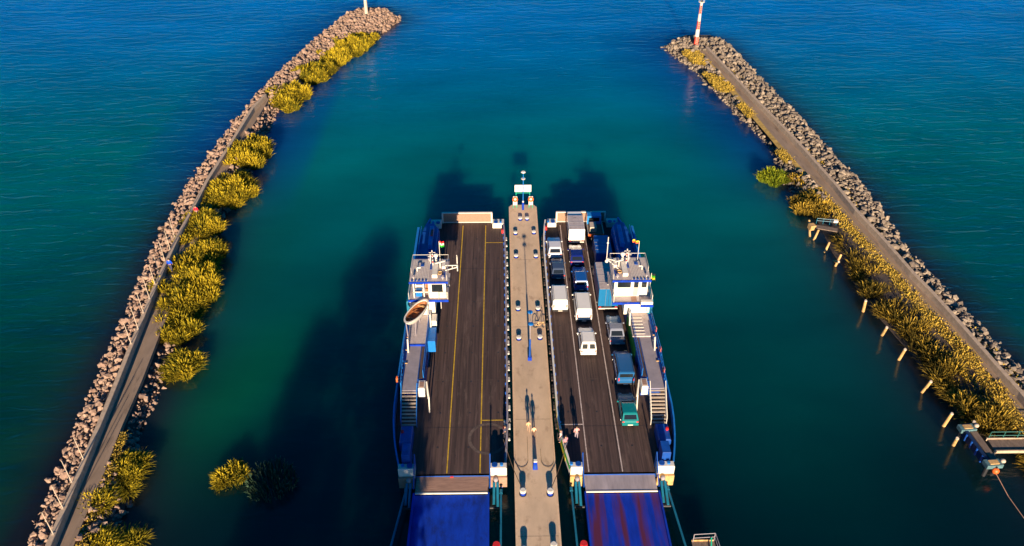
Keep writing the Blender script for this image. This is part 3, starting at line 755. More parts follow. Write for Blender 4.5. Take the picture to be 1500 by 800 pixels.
    bx('cowl','blue',4.0,5.2,53,55.2,ZD,ZD+1.3,ch=.1)
    for (w_,y,z) in((5.0,54.3,ZD+1.32),):MB().tube((X(w_),y,z),(X(w_),y,z+.25),.14,10).build('vent_cap',M['red'],t)
    # superstructure side house
    wi=3.35;wo=5.75
    poly=[(X(wi),60.4),(X(5.45),60.4),(X(wo),64),(X(wo),84),(X(5.6),88),(X(5.2),90.2),(X(4.2),90.2),(X(wi),88.5)]
    if s<0:poly=poly[::-1]
    sh=MB().prism(poly,ZD-.01,4.35).build('side_house',M['blue'],t)
    if s<0 or True:
        for k in range(4):
            y=63+k*1.9;MB().box(X(wi-.03),X(wi+.01),y,y+.6,2.9,3.6).build('porthole',M['glass'],sh)
        for k in range(2):
            y=66+k*13;MB().box(X(wi-.04),X(wi+.01),y,y+.75,ZD+.1,ZD+2.0).build('door',M['lblue'],sh)
    # walkway
    MB().box(X(3.95),X(5.35),58.7,70.4,4.352,4.44).build('walkway',M['grey'],t)
    MB().box(X(wi+.02),X(3.85),60.5,70.4,4.352,4.42).build('house_roof',M['deck'],t)
    def rail(w0,y0,w1,y1,z,m,n=10,h=1.0,panel=None,name='railing'):
        mb=MB()
        for zz in(z+h,z+h*.55):mb.tube((X(w0),y0,zz),(X(w1),y1,zz),.035,5)
        for k in range(n+1):
            q=k/n;mb.tube((X(w0+(w1-w0)*q),y0+(y1-y0)*q,z),(X(w0+(w1-w0)*q),y0+(y1-y0)*q,z+h),.03,5)
        return mb.build(name,M[m],t)
    rail(5.45,58.8,5.7,64,4.44,'lblue',5);rail(5.7,64,5.7,70.3,4.44,'lblue',6)
    rail(3.36,60.6,3.36,70.3,4.42,'lblue',9)
    bx('kick_board','lblue',5.4,5.46,58.8,63,4.44,4.6);bx('kick_board','lblue',3.30,3.37,60.6,70.3,4.3,4.62)
    for k in range(3):
        y=66.8-k*2.1;MB().box(X(5.15),X(5.6),y,y+.09,4.5,4.58).build('life_raft_bracket',M['pile'],t)
    # stairs
    st=MB();n=10
    for k in range(n):
        z=4.38-(k)*.265;y=58.55-k*.235;st.box(X(3.85),X(5.35),y-.17,y+.03,z-.05,z)
    stp=st.build('stairs',M['pole'],t)
    for w_ in(3.82,5.38):
        mb=MB();mb.loft([[(X(w_),58.75,4.45),(X(w_+.05),58.75,4.45),(X(w_+.05),58.75,4.15),(X(w_),58.75,4.15)],[(X(w_),56.3,1.95),(X(w_+.05),56.3,1.95),(X(w_+.05),56.3,1.80),(X(w_),56.3,1.80)]])
        mb.build('stringer',M['lblue'] if s<0 else M['white'],stp)
        MB().path([(X(w_),58.8,5.35),(X(w_),56.2,2.85),(X(w_),56.2,1.8)],.035).build('handrail',M['lblue'] if s<0 else M['white'],stp)
    # locker + white gate frame by stair top
    lk=bx('locker','white',3.1,3.75,58.9,60.1,3.3,4.5,ch=.04)
    bx('lid','rust',3.2,3.65,59.1,59.9,4.502,4.53,par=lk)
    MB().path([(X(3.0),60.2,ZD),(X(3.0),60.2,4.2),(X(2.7),58.6,3.6),(X(2.7),58.2,ZD)],.07).build('gate_frame',M['white'],t)
    # accommodation block and wheelhouse
    cab=bx('cabin_block','white',2.7,5.3,70.6,75.2,4.44,6.75)
    yb=69.6 if s>0 else 70.35
    bd=bx('bridge_deck','roof',1.2,5.55,yb,75.4,6.752,6.9)
    bx('deck_fascia','ablue',1.15,5.6,yb-.1,yb,6.68,6.95)
    for w_ in(1.4,2.5):MB().tube((X(w_),75.2,ZD+.1 if w_>2.4 else 5.2),(X(w_),75.2,6.75),.08,8).build('support_post',M['white'],t)
    if s>0:
        wh=bx('wheelhouse','white',1.4,5.1,70.75,74.5,6.9,9.1)
        for a,b in((1.75,3.2),(3.55,4.05),(4.4,4.95)):MB().box(X(a),X(b),70.7,70.76,8.15,8.85).build('window',M['glass'],wh)
        MB().box(X(3.55),X(4.05),70.7,70.76,7.0,8.1).build('door',M['pole'],wh)
    else:
        wh=MB()
        wh.box(X(1.4),X(3.2),70.75,74.5,6.9,9.1);wh.box(X(3.2),X(5.1),71.9,74.5,6.9,9.1);wh=wh.build('wheelhouse',M['white'],t)
        MB().box(X(1.75),X(2.95),70.68,70.76,7.75,8.75).build('window',M['glass'],wh)
        MB().box(X(3.35),X(3.75),71.83,71.91,7.0,8.9).build('door',M['wood'],wh)
        MB().box(X(3.9),X(4.8),71.83,71.91,7.9,8.8).build('window',M['glass'],wh)
        mb=MB()
        for w_ in(3.28,3.84,4.95):mb.box(X(w_-.06),X(w_+.06),70.78,70.9,6.9,9.1)
        mb.box(X(3.2),X(5.05),70.78,70.9,7.6,7.7);mb.build('aft_frame',M['white'],t)
        bx('chart_table','lblue',4.1,4.8,71.0,71.6,6.9,7.6)
    for k in range(4):
        y=71.3+k*.8;MB().box(X(1.34),X(1.41),y,y+.6,8.1,8.8).build('window',M['glass'],wh)
    rf=bx('wheelhouse_roof','roof',1.15,5.35,70.55,74.9,9.1,9.25)
    bx('roof_fascia','ablue',1.12,5.38,70.47,70.55,9.02,9.27,par=rf)
    mb=MB()
    for k in range(12):
        w_=3.3+k*.17;mb.box(X(w_),X(w_+.05),70.7,74.7,9.252,9.29)
    mb.build('roof_ribs',M['white'],rf)
    for k in range(5):bx('roof_vent','blue',3.4+k*.38,3.62+k*.38,70.62,70.82,9.3,9.36,par=rf)
    bx('roof_box','white',2.3,2.9,71.2,73.6,9.25,9.7,ch=.05);bx('roof_box','white',1.5,1.9,72.9,74.3,9.25,9.6,ch=.05)
    bx('skylight','blue',1.45,1.95,71.3,72.4,9.252,9.3);bx('skylight','blue',3.0,3.25,72.8,74.2,9.3,9.34);bx('skylight','blue',3.9,4.3,73.4,73.9,9.3,9.36)
    def loop(pts,r=.025,nm='roof_rail',m='white'):MB().path([(X(a),b,c) for a,b,c in pts],r,5).build(nm,M[m],t)
    loop([(1.25,70.8,9.26),(1.25,70.8,9.9),(1.25,74.8,9.9),(1.25,74.8,9.26)]);loop([(1.25,74.8,9.9),(5.25,74.8,9.9),(5.25,74.8,9.26)]);loop([(5.25,74.8,9.9),(5.25,72.2,9.9),(5.25,72.2,9.26)])
    loop([(3.2,74.8,9.26),(3.2,74.8,9.9)]);loop([(1.25,72.8,9.26),(1.25,72.8,9.9)])
    for w_,y,r_ in((1.7,71.0,.16),(4.9,71.1,.13),(3.4,74.5,.15)):MB().tube((X(w_),y-.12,9.55),(X(w_),y+.12,9.6),r_,10).build('searchlight',M['grey'],t);MB().tube((X(w_),y,9.25),(X(w_),y,9.5),.04,5).build('searchlight_post',M['white'],t)
    loop([(2.9,73.2,9.26),(2.9,73.2,11.6)],.05,'signal_mast');loop([(2.4,73.2,10.8),(3.4,73.2,10.8)],.03,'signal_mast_arm');loop([(2.55,73.2,11.3),(3.25,73.2,11.3)],.03,'signal_mast_arm')
    for k in range(4):MB().ball((X(2.9),73.1,10.1+k*.4),.09,.09,.08,8,6).build('mast_lamp',M['dark' if k%2 else 'red'],t)
    loop([(4.6,72.5,9.3),(4.6,72.5,9.75),(4.2,72.5,9.75)],.07,'vent_pipe');MB().torus((X(2.05),72.1,9.32),.25,.06,'Z',14,6).build('rope_coil',M['pile'],t)
    loop([(1.3,70.6 if s>0 else 70.5,6.9),(1.3,70.6 if s>0 else 70.5,7.8)],.03,'deck_rail')
    for k in range(3):loop([(5.52,70.5+k*2.1,6.9),(5.52,70.5+k*2.1,7.8)],.03,'deck_rail')
    loop([(5.52,70.5,7.8),(5.52,75.3,7.8)],.03,'deck_rail');loop([(5.52,70.5,7.4),(5.52,75.3,7.4)],.02,'deck_rail')
    ra=MB().ball((X(2.6),74.1,10.3),.28,.28,.22).build('radar_dome',M['white'],t,True)
    MB().tube((X(2.6),74.1,9.25),(X(2.6),74.1,10.15),.12,8).build('dome_post',M['white'],ra)
    MB().tube((X(3.2),73.9,9.25),(X(3.2),73.9,10.7),.05,6).build('antenna',M['white'],t)
    MB().obox((X(2.1),73.2,10.0),1.1,.12,.12,rz=.4).build('radar_bar',M['white'],t)
    MB().tube((X(2.1),73.2,9.25),(X(2.1),73.2,9.95),.07,6).build('radar_post',M['white'],t)
    if s<0:
        mb=MB();mb.path([(X(1.5),72.6,9.3),(X(.2),72.6,9.7),(X(.15),72.7,9.9),(X(1.5),73.1,9.6)],.06);mb.tube((X(.7),72.6,9.55),(X(.75),72.9,9.75),.05)
        mb.path([(X(.15),72.6,9.2),(X(.15),72.6,11.2)],.06);mb.tube((X(.15),72.6,11.1),(X(.15),72.3,11.5),.05);mb.tube((X(.15),72.6,10.2),(X(.15),72.2,10.2),.05)
        mb.build('bracket_mast',M['white'],t)
    else:
        mb=MB();mb.path([(X(2.0),72.6,9.3),(X(.75),73.6,10.0),(X(1.9),73.9,9.5)],.06);mb.path([(X(.75),73.6,9.8),(X(.75),73.6,12.9)],.045);mb.ball((X(.75),73.5,9.75),.2)
        mb.build('bracket_mast',M['white'],t)
        MB().ball((X(.72),73.5,12.2),.12).build('mast_lamp',M['white'],t)
    # aft platform of the cabin block
    if s<0:
        bx('boat_deck','roof',3.4,5.45,65.6,70.5,4.46,4.62);bx('deck_edge','ablue',3.38,5.47,65.45,65.6,4.40,4.64)
        bx('side_locker','lblue',2.5,3.3,66.2,68.6,2.9,4.45,ch=.05);bx('side_locker','white',2.5,3.1,69.0,70.3,4.0,5.0,ch=.05)
        mb=MB()
        mb.path([(X(1.2),70.4,6.9),(X(1.2),70.4,7.9),(X(2.2),70.4,7.9),(X(2.2),70.4,6.9)],.03);mb.tube((X(1.2),70.4,7.5),(X(2.2),70.4,7.5),.03);mb.build('bridge_rail',M['pole'],t)
    else:
        bx('aft_roof','roof',3.2,5.4,66.6,70.5,4.46,4.62)
        mb=MB()
        for k in range(6):mb.box(X(3.4),X(4.6),66.9+k*.55,67.0+k*.55,4.63,4.67)
        mb.build('tread_bars',M['white'],t)
        b_=bx('bench','white',4.2,5.5,69.0,69.5,6.9,7.4,ch=.04);bx('bench_edge','ablue',4.15,5.55,68.9,69.0,6.75,7.05,par=b_)
        bx('hatch','rust',3.3,3.9,69.7,70.6,6.902,6.94)
        for w_ in(1.3,5.5):MB().path([(X(w_),69.6,6.9),(X(w_),69.6,7.9),(X(w_),70.7,7.9)],.035).build('bridge_rail',M['white'],t)
    for w_,y in((3.2,70.2),(5.3,66.0)):
        MB().path([(X(w_),y,4.5),(X(w_),y-.8,5.6),(X(w_-.1),y-1.8,4.6)],.09).build('davit',M['white'],t)
    # forward part of the side house: hull flare and boxes
    bx('forward_roof','blue',3.5,5.6,75.4,88.0,4.352,4.44)
    rail(5.65,75.5,5.6,88,4.44,'lblue',9,.9);rail(3.45,75.5,3.45,88,4.44,'lblue',9,.9)
    bx('roof_locker','lblue',4.0,4.5,84.0,88.3,4.44,5.2,ch=.05)
    if s<0:bx('fire_box','red',4.0,4.3,85.8,87.2,5.22,5.35,ch=.02)
    bx('outer_fin','lblue',5.9,6.2,76.5,88.5,2.0,4.9,ch=.05)
    bx('side_tank','teal',5.35,5.85,70.5,75.2,4.5,6.6,ch=.08);MB().tube((X(5.6),74.6,6.6),(X(5.6),74.6,7.6),.22,10).build('exhaust_funnel',M['dark'],t)
    bx('lamp_bracket','white',5.2,5.45,70.2,70.6,5.0,6.7)
    # fenders between ferry and pier
    for k in range(26):
        y=54.5+k*1.42+.3*math.sin(k*2.1);w_=halfs(y,s,False);ln=.12+.22*abs(math.sin(k*1.7))
        MB().tube((X(-(w_+.14)),y-ln,1.75),(X(-(w_+.14)),y+ln,1.75),.11,8).build('fender',M['white'] if s<0 else M['mound'],t)
        y+=.7;w_=halfs(y,s,False);MB().torus((X(-(w_+.14)),y,1.5),.28,.1,'X',12,6).build('tyre_fender',M['tyre'],t)
    if s>0:
        # painted flank towards the pier: white, green and yellow
        for a,b,m,off,z0,z1 in((50.6,60.5,'white',.012,1.35,2.44),(50.5,54.0,'green',.03,1.9,2.43),(54.5,57.0,'green',.03,1.5,2.0),(52.0,54.6,'hyel',.03,1.35,1.85),(57.2,59.3,'hyel',.03,1.9,2.35),(55.2,56.2,'orange',.03,2.05,2.4),(59.5,60.3,'green',.03,1.5,2.2)):
            rings=[];n=8
            for i in range(n+1):
                y=a+(b-a)*i/n;w_=halfs(y,s,False)+off;rings.append([(X(-(w_-.02)),y,z0),(X(-w_),y,z0),(X(-w_),y,z1),(X(-(w_-.02)),y,z1)])
            MB().loft(rings).build('flank_paint',M[m],t)
        MB().box(X(wi-.05),X(wi-.005),65.0,71.5,2.2,4.2).build('green_panel',M['green'],sh)
    # red fire boxes on the inner rail
    ys2=(54.9,90.8) if s<0 else (91.5,)
    for y in ys2:bx('fire_bucket','red',-(halfs(y,s,False)-.45),-(halfs(y,s,False)-.2),y,y+.35,ZD+.5,ZD+1.0)
    if s<0:
        bx('post_light','white',-(halfs(56,s,False)-.4),-(halfs(56,s,False)-.25),55.6,55.8,ZD,ZD+1.3)
    return t
LF=ferry(-4.9,-1,'empty car ferry with yellow lane lines and a lifeboat, left of the pier',False)
RF=ferry(10.85,1,'loaded car ferry with white lane lines and parked vehicles, right of the pier',True)
# lifeboat
def lifeboat(c,L,W,rz):
    t=thing('lifeboat','open wooden lifeboat with white rim on the left ferry boat deck','boat',c)
    def hullring(sc,z):
        r=[];n=20
        for i in range(n):
            a=2*math.pi*i/n;u=math.cos(a);v=math.sin(a)
            yy=(abs(u)**.9)*(1 if u>0 else -1)*L/2*sc;xx=v*W/2*sc*(1 if abs(u)<.6 else 1-.15*(abs(u)-.6))
            r.append((c[0]+xx*math.cos(rz)-yy*math.sin(rz),c[1]+xx*math.sin(rz)+yy*math.cos(rz),c[2]+z))
        return r
    MB().loft([hullring(.45,0),hullring(.8,.25),hullring(1,.8)],cap=False).build('hull',M['white'],t,True)
    MB().loft([hullring(1,.8),hullring(1.02,.88),hullring(.90,.88),hullring(.88,.8)],cap=False).build('rim',M['white'],t)
    mb=MB();mb.loft([hullring(.88,.8),hullring(.72,.35),hullring(.5,.2)],cap=False);r=hullring(.5,.2);mb.add(r,[list(range(20))]);mb.build('inside_planking',M['wood'],t)
    for k,q in enumerate((-.25,.02,.28)):
        yy=q*L;mb=MB();mb.obox((c[0]-yy*math.sin(rz),c[1]+yy*math.cos(rz),c[2]+.6),W*.72,.24,.05,rz=rz);mb.build('thwart',M['pile'] if k==2 else M['wood'],t)
lbx,lby=at(610,456,7.1);lifeboat((lbx,lby,6.3),4.5,1.6,-.44)
for q in(-1.3,1.3):
    cx_=lbx-q*math.sin(-.45);cy_=lby+q*.9
    MB().path([(cx_-.45,cy_,4.63),(cx_-.5,cy_,6.5),(cx_+.5,cy_,6.5),(cx_+.45,cy_,4.63)],.05).build('boat_cradle',M['grey'],LF)
# flags
def flag(base,h,lab,bands,sz=(.9,1.0),ang=.5):
    t=thing('flag',lab,'flag',base);x,y,z=base
    MB().tube(base,(x,y,z+h),.03,6).build('flagpole',M['white'],t)
    n=8;hb=sz[1]/len(bands)
    for k,mk in enumerate(bands):
        mb=MB();vs=[]
        for i in range(n+1):
            q=i/n*sz[0];wv=.1*math.sin(i*1.3)
            for zz in(z+h-hb*(k+1),z+h-hb*k):vs.append((x+q*math.cos(ang)+wv*.5,y+q*math.sin(ang)+wv,zz-q*.25))
        mb.add(vs,[(2*i,2*i+2,2*i+3,2*i+1) for i in range(n)]);mb.build('cloth_band',M[mk],t)
flag((-7.1,74.6,9.25),2.6,'red white and green striped flag on the left ferry wheelhouse',['red','white','green'],(.6,.75),.2)
flag((15.2,74.3,9.25),2.6,'yellow flag on a white pole above the right ferry wheelhouse roof',['hyel','orange'],(1.0,.4),2.2)
flag((16.7,73.0,6.6),1.8,'dark green flag at the outer edge of the right ferry',['dark','green','hyel'],(.5,.8),-.3)
# life rings
for x,y,l in[(16.62,67.3,'topmost orange life ring on the outer rail of the right ferry'),(16.58,64.0,'middle orange life ring on the outer rail of the right ferry'),(16.42,60.8,'lowest orange life ring on the outer rail of the right ferry'),(-10.8,59.8,'orange life ring on the outer rail of the left ferry')]:
    t=thing('life_ring',l,'life ring',(x,y,4.9),'life rings on the ferry rails')
    MB().torus((x,y,5.0),.27,.09,'X',18,8).build('ring',M['orange'],t,True)
    mb=MB()
    for a in(.8,2.4,3.9,5.5):mb.ball((x,y+.27*math.cos(a),5.0+.27*math.sin(a)),.11,.06,.06,8,6)
    mb.build('white_bands',M['white'],t)
# ------------------------------------------------------------------ vehicles (fronts face +Y)
def wheel(t,x,y,r,wd,side):
    w_=MB().tube((x-wd/2,y,ZD+r),(x+wd/2,y,ZD+r),r,16).build('wheel',M['tyre'],t)
    xo=x+side*(wd/2+.004);MB().tube((xo-.01,y,ZD+r),(xo+.01,y,ZD+r),r*.62,12).build('rim',M['rim'],w_)
def car(kind,name,label,cx,yr,L,W,H,pm,lampc='red',barn=False,rearglass=True):
    z=ZD;t=thing(name,label,'car' if kind in('hatch','sedan','wagon') else 'van',(cx,yr+L/2,z));h=W/2
    belt={'hatch':.92,'sedan':.90,'wagon':.95,'van':1.12}[kind];belt=min(belt,H*.64)
    # side profile stations: y, bottom, belt height, half width
    hood={'hatch':.82,'sedan':.80,'wagon':.82,'van':.95}[kind]
    st=[(0,.42,belt*.72,h*.90),(.06,.30,belt*.93,h*.96),(.25,.24,belt,h),(L*.45,.22,belt,h),(L*.68,.22,belt*.99,h),(L*.80,.24,hood*1.02,h*.98),(L*.94,.28,hood*.88,h*.93),(L*.985,.32,hood*.72,h*.84),(L,.42,hood*.55,h*.76)]
    if kind=='sedan':st[2]=(.12,.24,belt*.97,h);st.insert(3,(L*.14,.23,belt,h))
    rings=[]
    for y,b,tp,hw in st:
        rings.append([(cx-hw*.96,yr+y,z+b),(cx+hw*.96,yr+y,z+b),(cx+hw,yr+y,z+b+(tp-b)*.45),(cx+hw*.985,yr+y,z+tp-.10),(cx+hw*.90,yr+y,z+tp),(cx-hw*.90,yr+y,z+tp),(cx-hw*.985,yr+y,z+tp-.10),(cx-hw,yr+y,z+b+(tp-b)*.45)])
    body=MB().loft(rings).build('body',pm,t)
    # greenhouse
    y0,y1,y2,y3={'hatch':(.08,.55,L*.50,L*.70),'sedan':(L*.12,L*.26,L*.52,L*.68),'wagon':(.07,.30,L*.52,L*.71),'van':(.05,.12,L*.66,L*.82)}[kind]
    tp=.80 if kind!='van' else .88;hb=h*.93
    g=[(y0,belt-.02,hb),(y1,H-.05,h*tp),(y2,H-.04,h*tp),(y3,belt-.03,hb*.97)]
    def gr(sc,dz,hs_):
        return [(cx-g[i][2]*hs_,yr+g[i][0],z+g[i][1]+dz) for i in range(4)],[(cx+g[i][2]*hs_,yr+g[i][0],z+g[i][1]+dz) for i in range(4)]
    lft,rgt=gr(1,0,1)
    mb=MB();vs=lft+rgt;mb.add(vs,[(0,1,2,3),(7,6,5,4),(0,4,5,1),(1,5,6,2),(2,6,7,3),(0,3,7,4)]);cab=mb.build('cabin',pm,t)
    # roof crown
    ya,yb=yr+y1,yr+y2;rw=h*tp
    MB().loft([[(cx-rw,ya,z+H-.055),(cx+rw,ya,z+H-.055),(cx+rw,yb,z+H-.045),(cx-rw,yb,z+H-.045)],[(cx-rw*.86,ya+.12,z+H),(cx+rw*.86,ya+.12,z+H),(cx+rw*.86,yb-.15,z+H),(cx-rw*.86,yb-.15,z+H)]]).build('roof',pm,t)
    def pane(a,b,c,d,nm,off,ins=.10,splits=1,low=.0):
        a,b,c,d=map(Vector,(a,b,c,d));nr=(b-a).cross(d-a).normalized()*off
        for k in range(splits):
            u0=ins*.5/splits+k/splits+ (0.02 if splits>1 else 0);u1=(k+1)/splits-ins*.5/splits-(0.02 if splits>1 else 0)
            def P_(u,v):return (a.lerp(b,u)).lerp(d.lerp(c,u),v)+nr
            MB().add([P_(u0,ins*.6+low),P_(u1,ins*.6+low),P_(u1,1-ins),P_(u0,1-ins)],[(0,1,2,3)]).build(nm,M['glass'],t)
    if rearglass:pane(lft[0],rgt[0],rgt[1],lft[1],'rear_window',.015,.2,2 if barn else 1,.12 if kind=='van' else .0)
    pane(rgt[3],lft[3],lft[2],rgt[2],'windscreen',.015,.12)
    pane(rgt[0],rgt[3],rgt[2],rgt[1],'side_window',.012,.14,3 if kind!='van' else 2)
    pane(lft[3],lft[0],lft[1],lft[2],'side_window',.012,.14,3 if kind!='van' else 2)
    # lights, bumper, plate
    for sgn in(-1,1):
        x=cx+sgn*h*.80;MB().obox((x,yr+.03,z+belt*.80+(.1 if kind=='van' else 0)),.20 if kind!='van' else .13,.06,.14 if kind!='van' else .4).build('tail_light',M['red'],t)
        x=cx+sgn*h*.62;MB().obox((x,yr+L*.985,z+hood*.72),.30,.08,.14).build('headlight',M['rim'],t)
        MB().obox((cx+sgn*(h+.09),yr+y3-.28,z+belt+.06),.16,.09,.13).build('mirror',pm,t)
        for yy in(L*.19,L*.81):wheel(t,cx+sgn*(h-.10),yr+yy,.31,.2,sgn)
    bp=MB().box(cx-h*.93,cx+h*.93,yr-.09,yr+.10,z+.30,z+.52,ch=.03).build('rear_bumper',pm if kind!='van' else M['dark'],t)
    MB().box(cx-.25,cx+.25,yr-.115,yr-.092,z+.36,z+.47).build('number_plate',M['white'],bp)
    MB().box(cx-h*.85,cx+h*.85,yr+L-.06,yr+L+.08,z+.28,z+.48,ch=.03).build('front_bumper',pm,t)
    if kind in('wagon','van'):
        mb=MB()
        for sgn in(-1,1):mb.tube((cx+sgn*rw*.88,ya+.1,z+H+.04),(cx+sgn*rw*.88,yb-.2,z+H+.04),.022,5)
        mb.build('roof_rail',M['dark'] if kind=='van' else M['rim'],t)
    return t
car('hatch','hatchback_car','silver-white hatchback nearest the far ramp in the lane beside the pier',6.75,85.3,4.3,1.85,1.5,paint('silver',(.62,.60,.62)))
car('hatch','hatchback_car','dark blue-grey hatchback between the silver-white car and a white van',6.9,80.7,3.9,1.75,1.45,paint('slate',(.05,.07,.12)))
car('van','minivan','plain white van last in the lane beside the pier',6.72,74.2,4.7,1.9,1.85,paint('white',(.78,.74,.68)),rearglass=False)
car('hatch','hatchback_car','deep navy hatchback behind the white box truck in the middle lane',9.45,83.6,4.1,1.8,1.42,paint('navy',(.004,.012,.14)))
car('wagon','estate_car','mid blue estate car behind the navy hatchback in the middle lane',9.55,78.3,4.5,1.78,1.5,paint('blue',(.012,.09,.34)))
car('van','van','long white van with red tail lights second to last in the middle lane',9.35,72.3,5.1,1.95,2.0,paint('white',(.78,.74,.68)),rearglass=False)
car('wagon','small_van','short white van with two rear windows last in the middle lane',9.35,66.5,4.3,1.85,1.8,paint('white',(.78,.74,.68)),barn=True)
car('sedan','saloon_car','grey-blue saloon car behind the tall truck in the right lane',12.75,68.2,4.7,1.82,1.45,paint('greyblue',(.22,.24,.31)))
car('van','passenger_van','blue van with a light lower tailgate behind the grey-blue saloon',12.85,61.7,4.9,1.9,1.9,paint('vanblue',(.015,.10,.26)))
car('hatch','hatchback_car','teal hatchback last in the right lane beside the stairs',12.55,55.9,4.2,1.75,1.42,paint('teal',(.005,.17,.18)))
# light lower tailgate of the blue van
def boxtruck(name,label,cx,yr,L,W,H,boxm,cabm,roofm,dh=.9,cabl=1.7,rear='doors',bumperm='white'):
    z=ZD;t=thing(name,label,'truck',(cx,yr+L/2,z));h=W/2;bl=L-cabl-.15
    bd=MB().box(cx-h,cx+h,yr,yr+bl,z+dh,z+H,ch=.05).build('cargo_box',boxm,t)
    MB().box(cx-h+.06,cx+h-.06,yr+.06,yr+bl-.06,z+H+.002,z+H+.03).build('roof_sheet',roofm,bd)
    mb=MB()
    for k in range(1,4):
        y=yr+bl*k/4;mb.box(cx-h+.05,cx+h-.05,y-.02,y+.02,z+H+.031,z+H+.05)
    mb.build('roof_seams',M['rim'],bd)
    if rear=='doors':
        MB().box(cx-.015,cx+.015,yr-.02,yr-.002,z+dh+.1,z+H-.1).build('door_gap',M['dark'],bd)
        for s_ in(-1,1):MB().box(cx+s_*.35-.02,cx+s_*.35+.02,yr-.04,yr-.004,z+dh+.1,z+H-.12).build('door_bar',M['rim'],bd)
    MB().box(cx-h*.4,cx+h*.4,yr+.2,yr+L-.4,z+.5,z+dh-.02).build('chassis',M['dark'],t)
    ch_=min(H-.1,2.3);y0=yr+bl+.15
    rings=[[(cx-h*.95,y0,z+.45),(cx+h*.95,y0,z+.45),(cx+h*.9,y0,z+ch_),(cx-h*.9,y0,z+ch_)],[(cx-h*.95,y0+cabl*.6,z+.45),(cx+h*.95,y0+cabl*.6,z+.45),(cx+h*.88,y0+cabl*.6,z+ch_),(cx-h*.88,y0+cabl*.6,z+ch_)],[(cx-h*.93,y0+cabl,z+.45),(cx+h*.93,y0+cabl,z+.45),(cx+h*.9,y0+cabl,z+1.2),(cx-h*.9,y0+cabl,z+1.2)]]
    cb=MB().loft(rings).build('cab',cabm,t)
    a=[Vector((cx+q*h*.8,y0+cabl*.97,z+1.28)) for q in(-1,1)];b=[Vector((cx+q*h*.8,y0+cabl*.66,z+ch_-.15)) for q in(1,-1)]
    MB().add([v+Vector((0,.05,.05)) for v in a+b],[(1,0,3,2)]).build('windscreen',M['glass'],cb)
    for s_ in(-1,1):
        MB().box(cx+s_*h*.935,cx+s_*h*.96,y0+.2,y0+cabl*.55,z+1.3,z+ch_-.3).build('side_window',M['glass'],cb)
        MB().obox((cx+s_*(h+.1),y0+cabl*.75,z+1.6),.1,.12,.3).build('mirror',M['dark'],t)
        MB().box(cx+s_*h*.8-.12,cx+s_*h*.8+.12,yr-.06,yr+.02,z+.62,z+.78).build('tail_light',M['red'],t)
        for yy in(L*.2,L*.84):wheel(t,cx+s_*(h-.16),yr+yy,.4,.26,s_)
    MB().box(cx-h*.95,cx+h*.95,yr-.1,yr-.005,z+.45,z+.6).build('rear_bumper',M[bumperm],t)
    return t
boxtruck('box_truck','white box truck at the head of the middle lane by the far ramp',9.75,88.6,5.4,2.1,2.45,paint('white',(.78,.74,.68)),paint('white',(.78,.74,.68)),M['roof'],.7)
boxtruck('box_truck','small blue box truck in the right lane just beyond the white mast pole',12.75,83.0,5.1,2.1,2.5,paint('boxblue',(.01,.07,.30)),paint('boxblue',(.01,.07,.30)),paint('boxblue',(.01,.07,.30)))
boxtruck('large_truck','tall truck with grey roof and teal tailgate beside the right wheelhouse',12.35,74.4,7.4,2.35,3.3,paint('bteal',(.01,.13,.30)),paint('bteal',(.01,.13,.30)),M['roof'],.8)
# flatbed at the head of the right lane
t=thing('flatbed_truck','open truck with blue cab roof and orange tailboard at the head of the right lane','truck',(12.4,91.6,ZD));cx=12.4
MB().box(cx-1.0,cx+1.0,89.3,92.2,ZD+.85,ZD+.95).build('cargo_bed',M['plank'],t)
for a in((cx-1.05,cx-1.0,89.3,92.2),(cx+1.0,cx+1.05,89.3,92.2)):MB().box(*a,ZD+.85,ZD+1.35).build('side_board',M['white'],t)
MB().box(cx-1.05,cx+1.05,89.2,89.3,ZD+.85,ZD+1.3).build('tailboard',M['orange'],t)
cb=MB().loft([[(cx-1,92.3,ZD+.5),(cx+1,92.3,ZD+.5),(cx+.95,92.3,ZD+2.2),(cx-.95,92.3,ZD+2.2)],[(cx-1,93.3,ZD+.5),(cx+1,93.3,ZD+.5),(cx+.93,93.3,ZD+2.2),(cx-.93,93.3,ZD+2.2)],[(cx-1,93.9,ZD+.5),(cx+1,93.9,ZD+.5),(cx+.93,93.9,ZD+1.2),(cx-.93,93.9,ZD+1.2)]]).build('cab',paint('ltruck',(.02,.20,.50)),t)
MB().box(cx-.7,cx+.7,92.27,92.297,ZD+1.4,ZD+1.95).build('rear_window',M['glass'],cb)
MB().box(cx-.4,cx+.4,89.6,93.6,ZD+.4,ZD+.8).build('chassis',M['dark'],t)
for s_ in(-1,1):
    for yy in(90.1,93.0):wheel(t,cx+s_*.85,yy,.38,.24,s_)
    MB().box(cx+s_*.8-.1,cx+s_*.8+.1,89.13,89.19,ZD+.6,ZD+.75).build('tail_light',M['red'],t)
o=MB().box(cx-.75,cx+.15,90.2,91.6,ZD+.955,ZD+1.75,ch=.05).build('cargo_crate',M['pole'],org=(cx-.3,90.9,ZD+.95));tag(o,'pale crate standing on the open truck bed','crate')
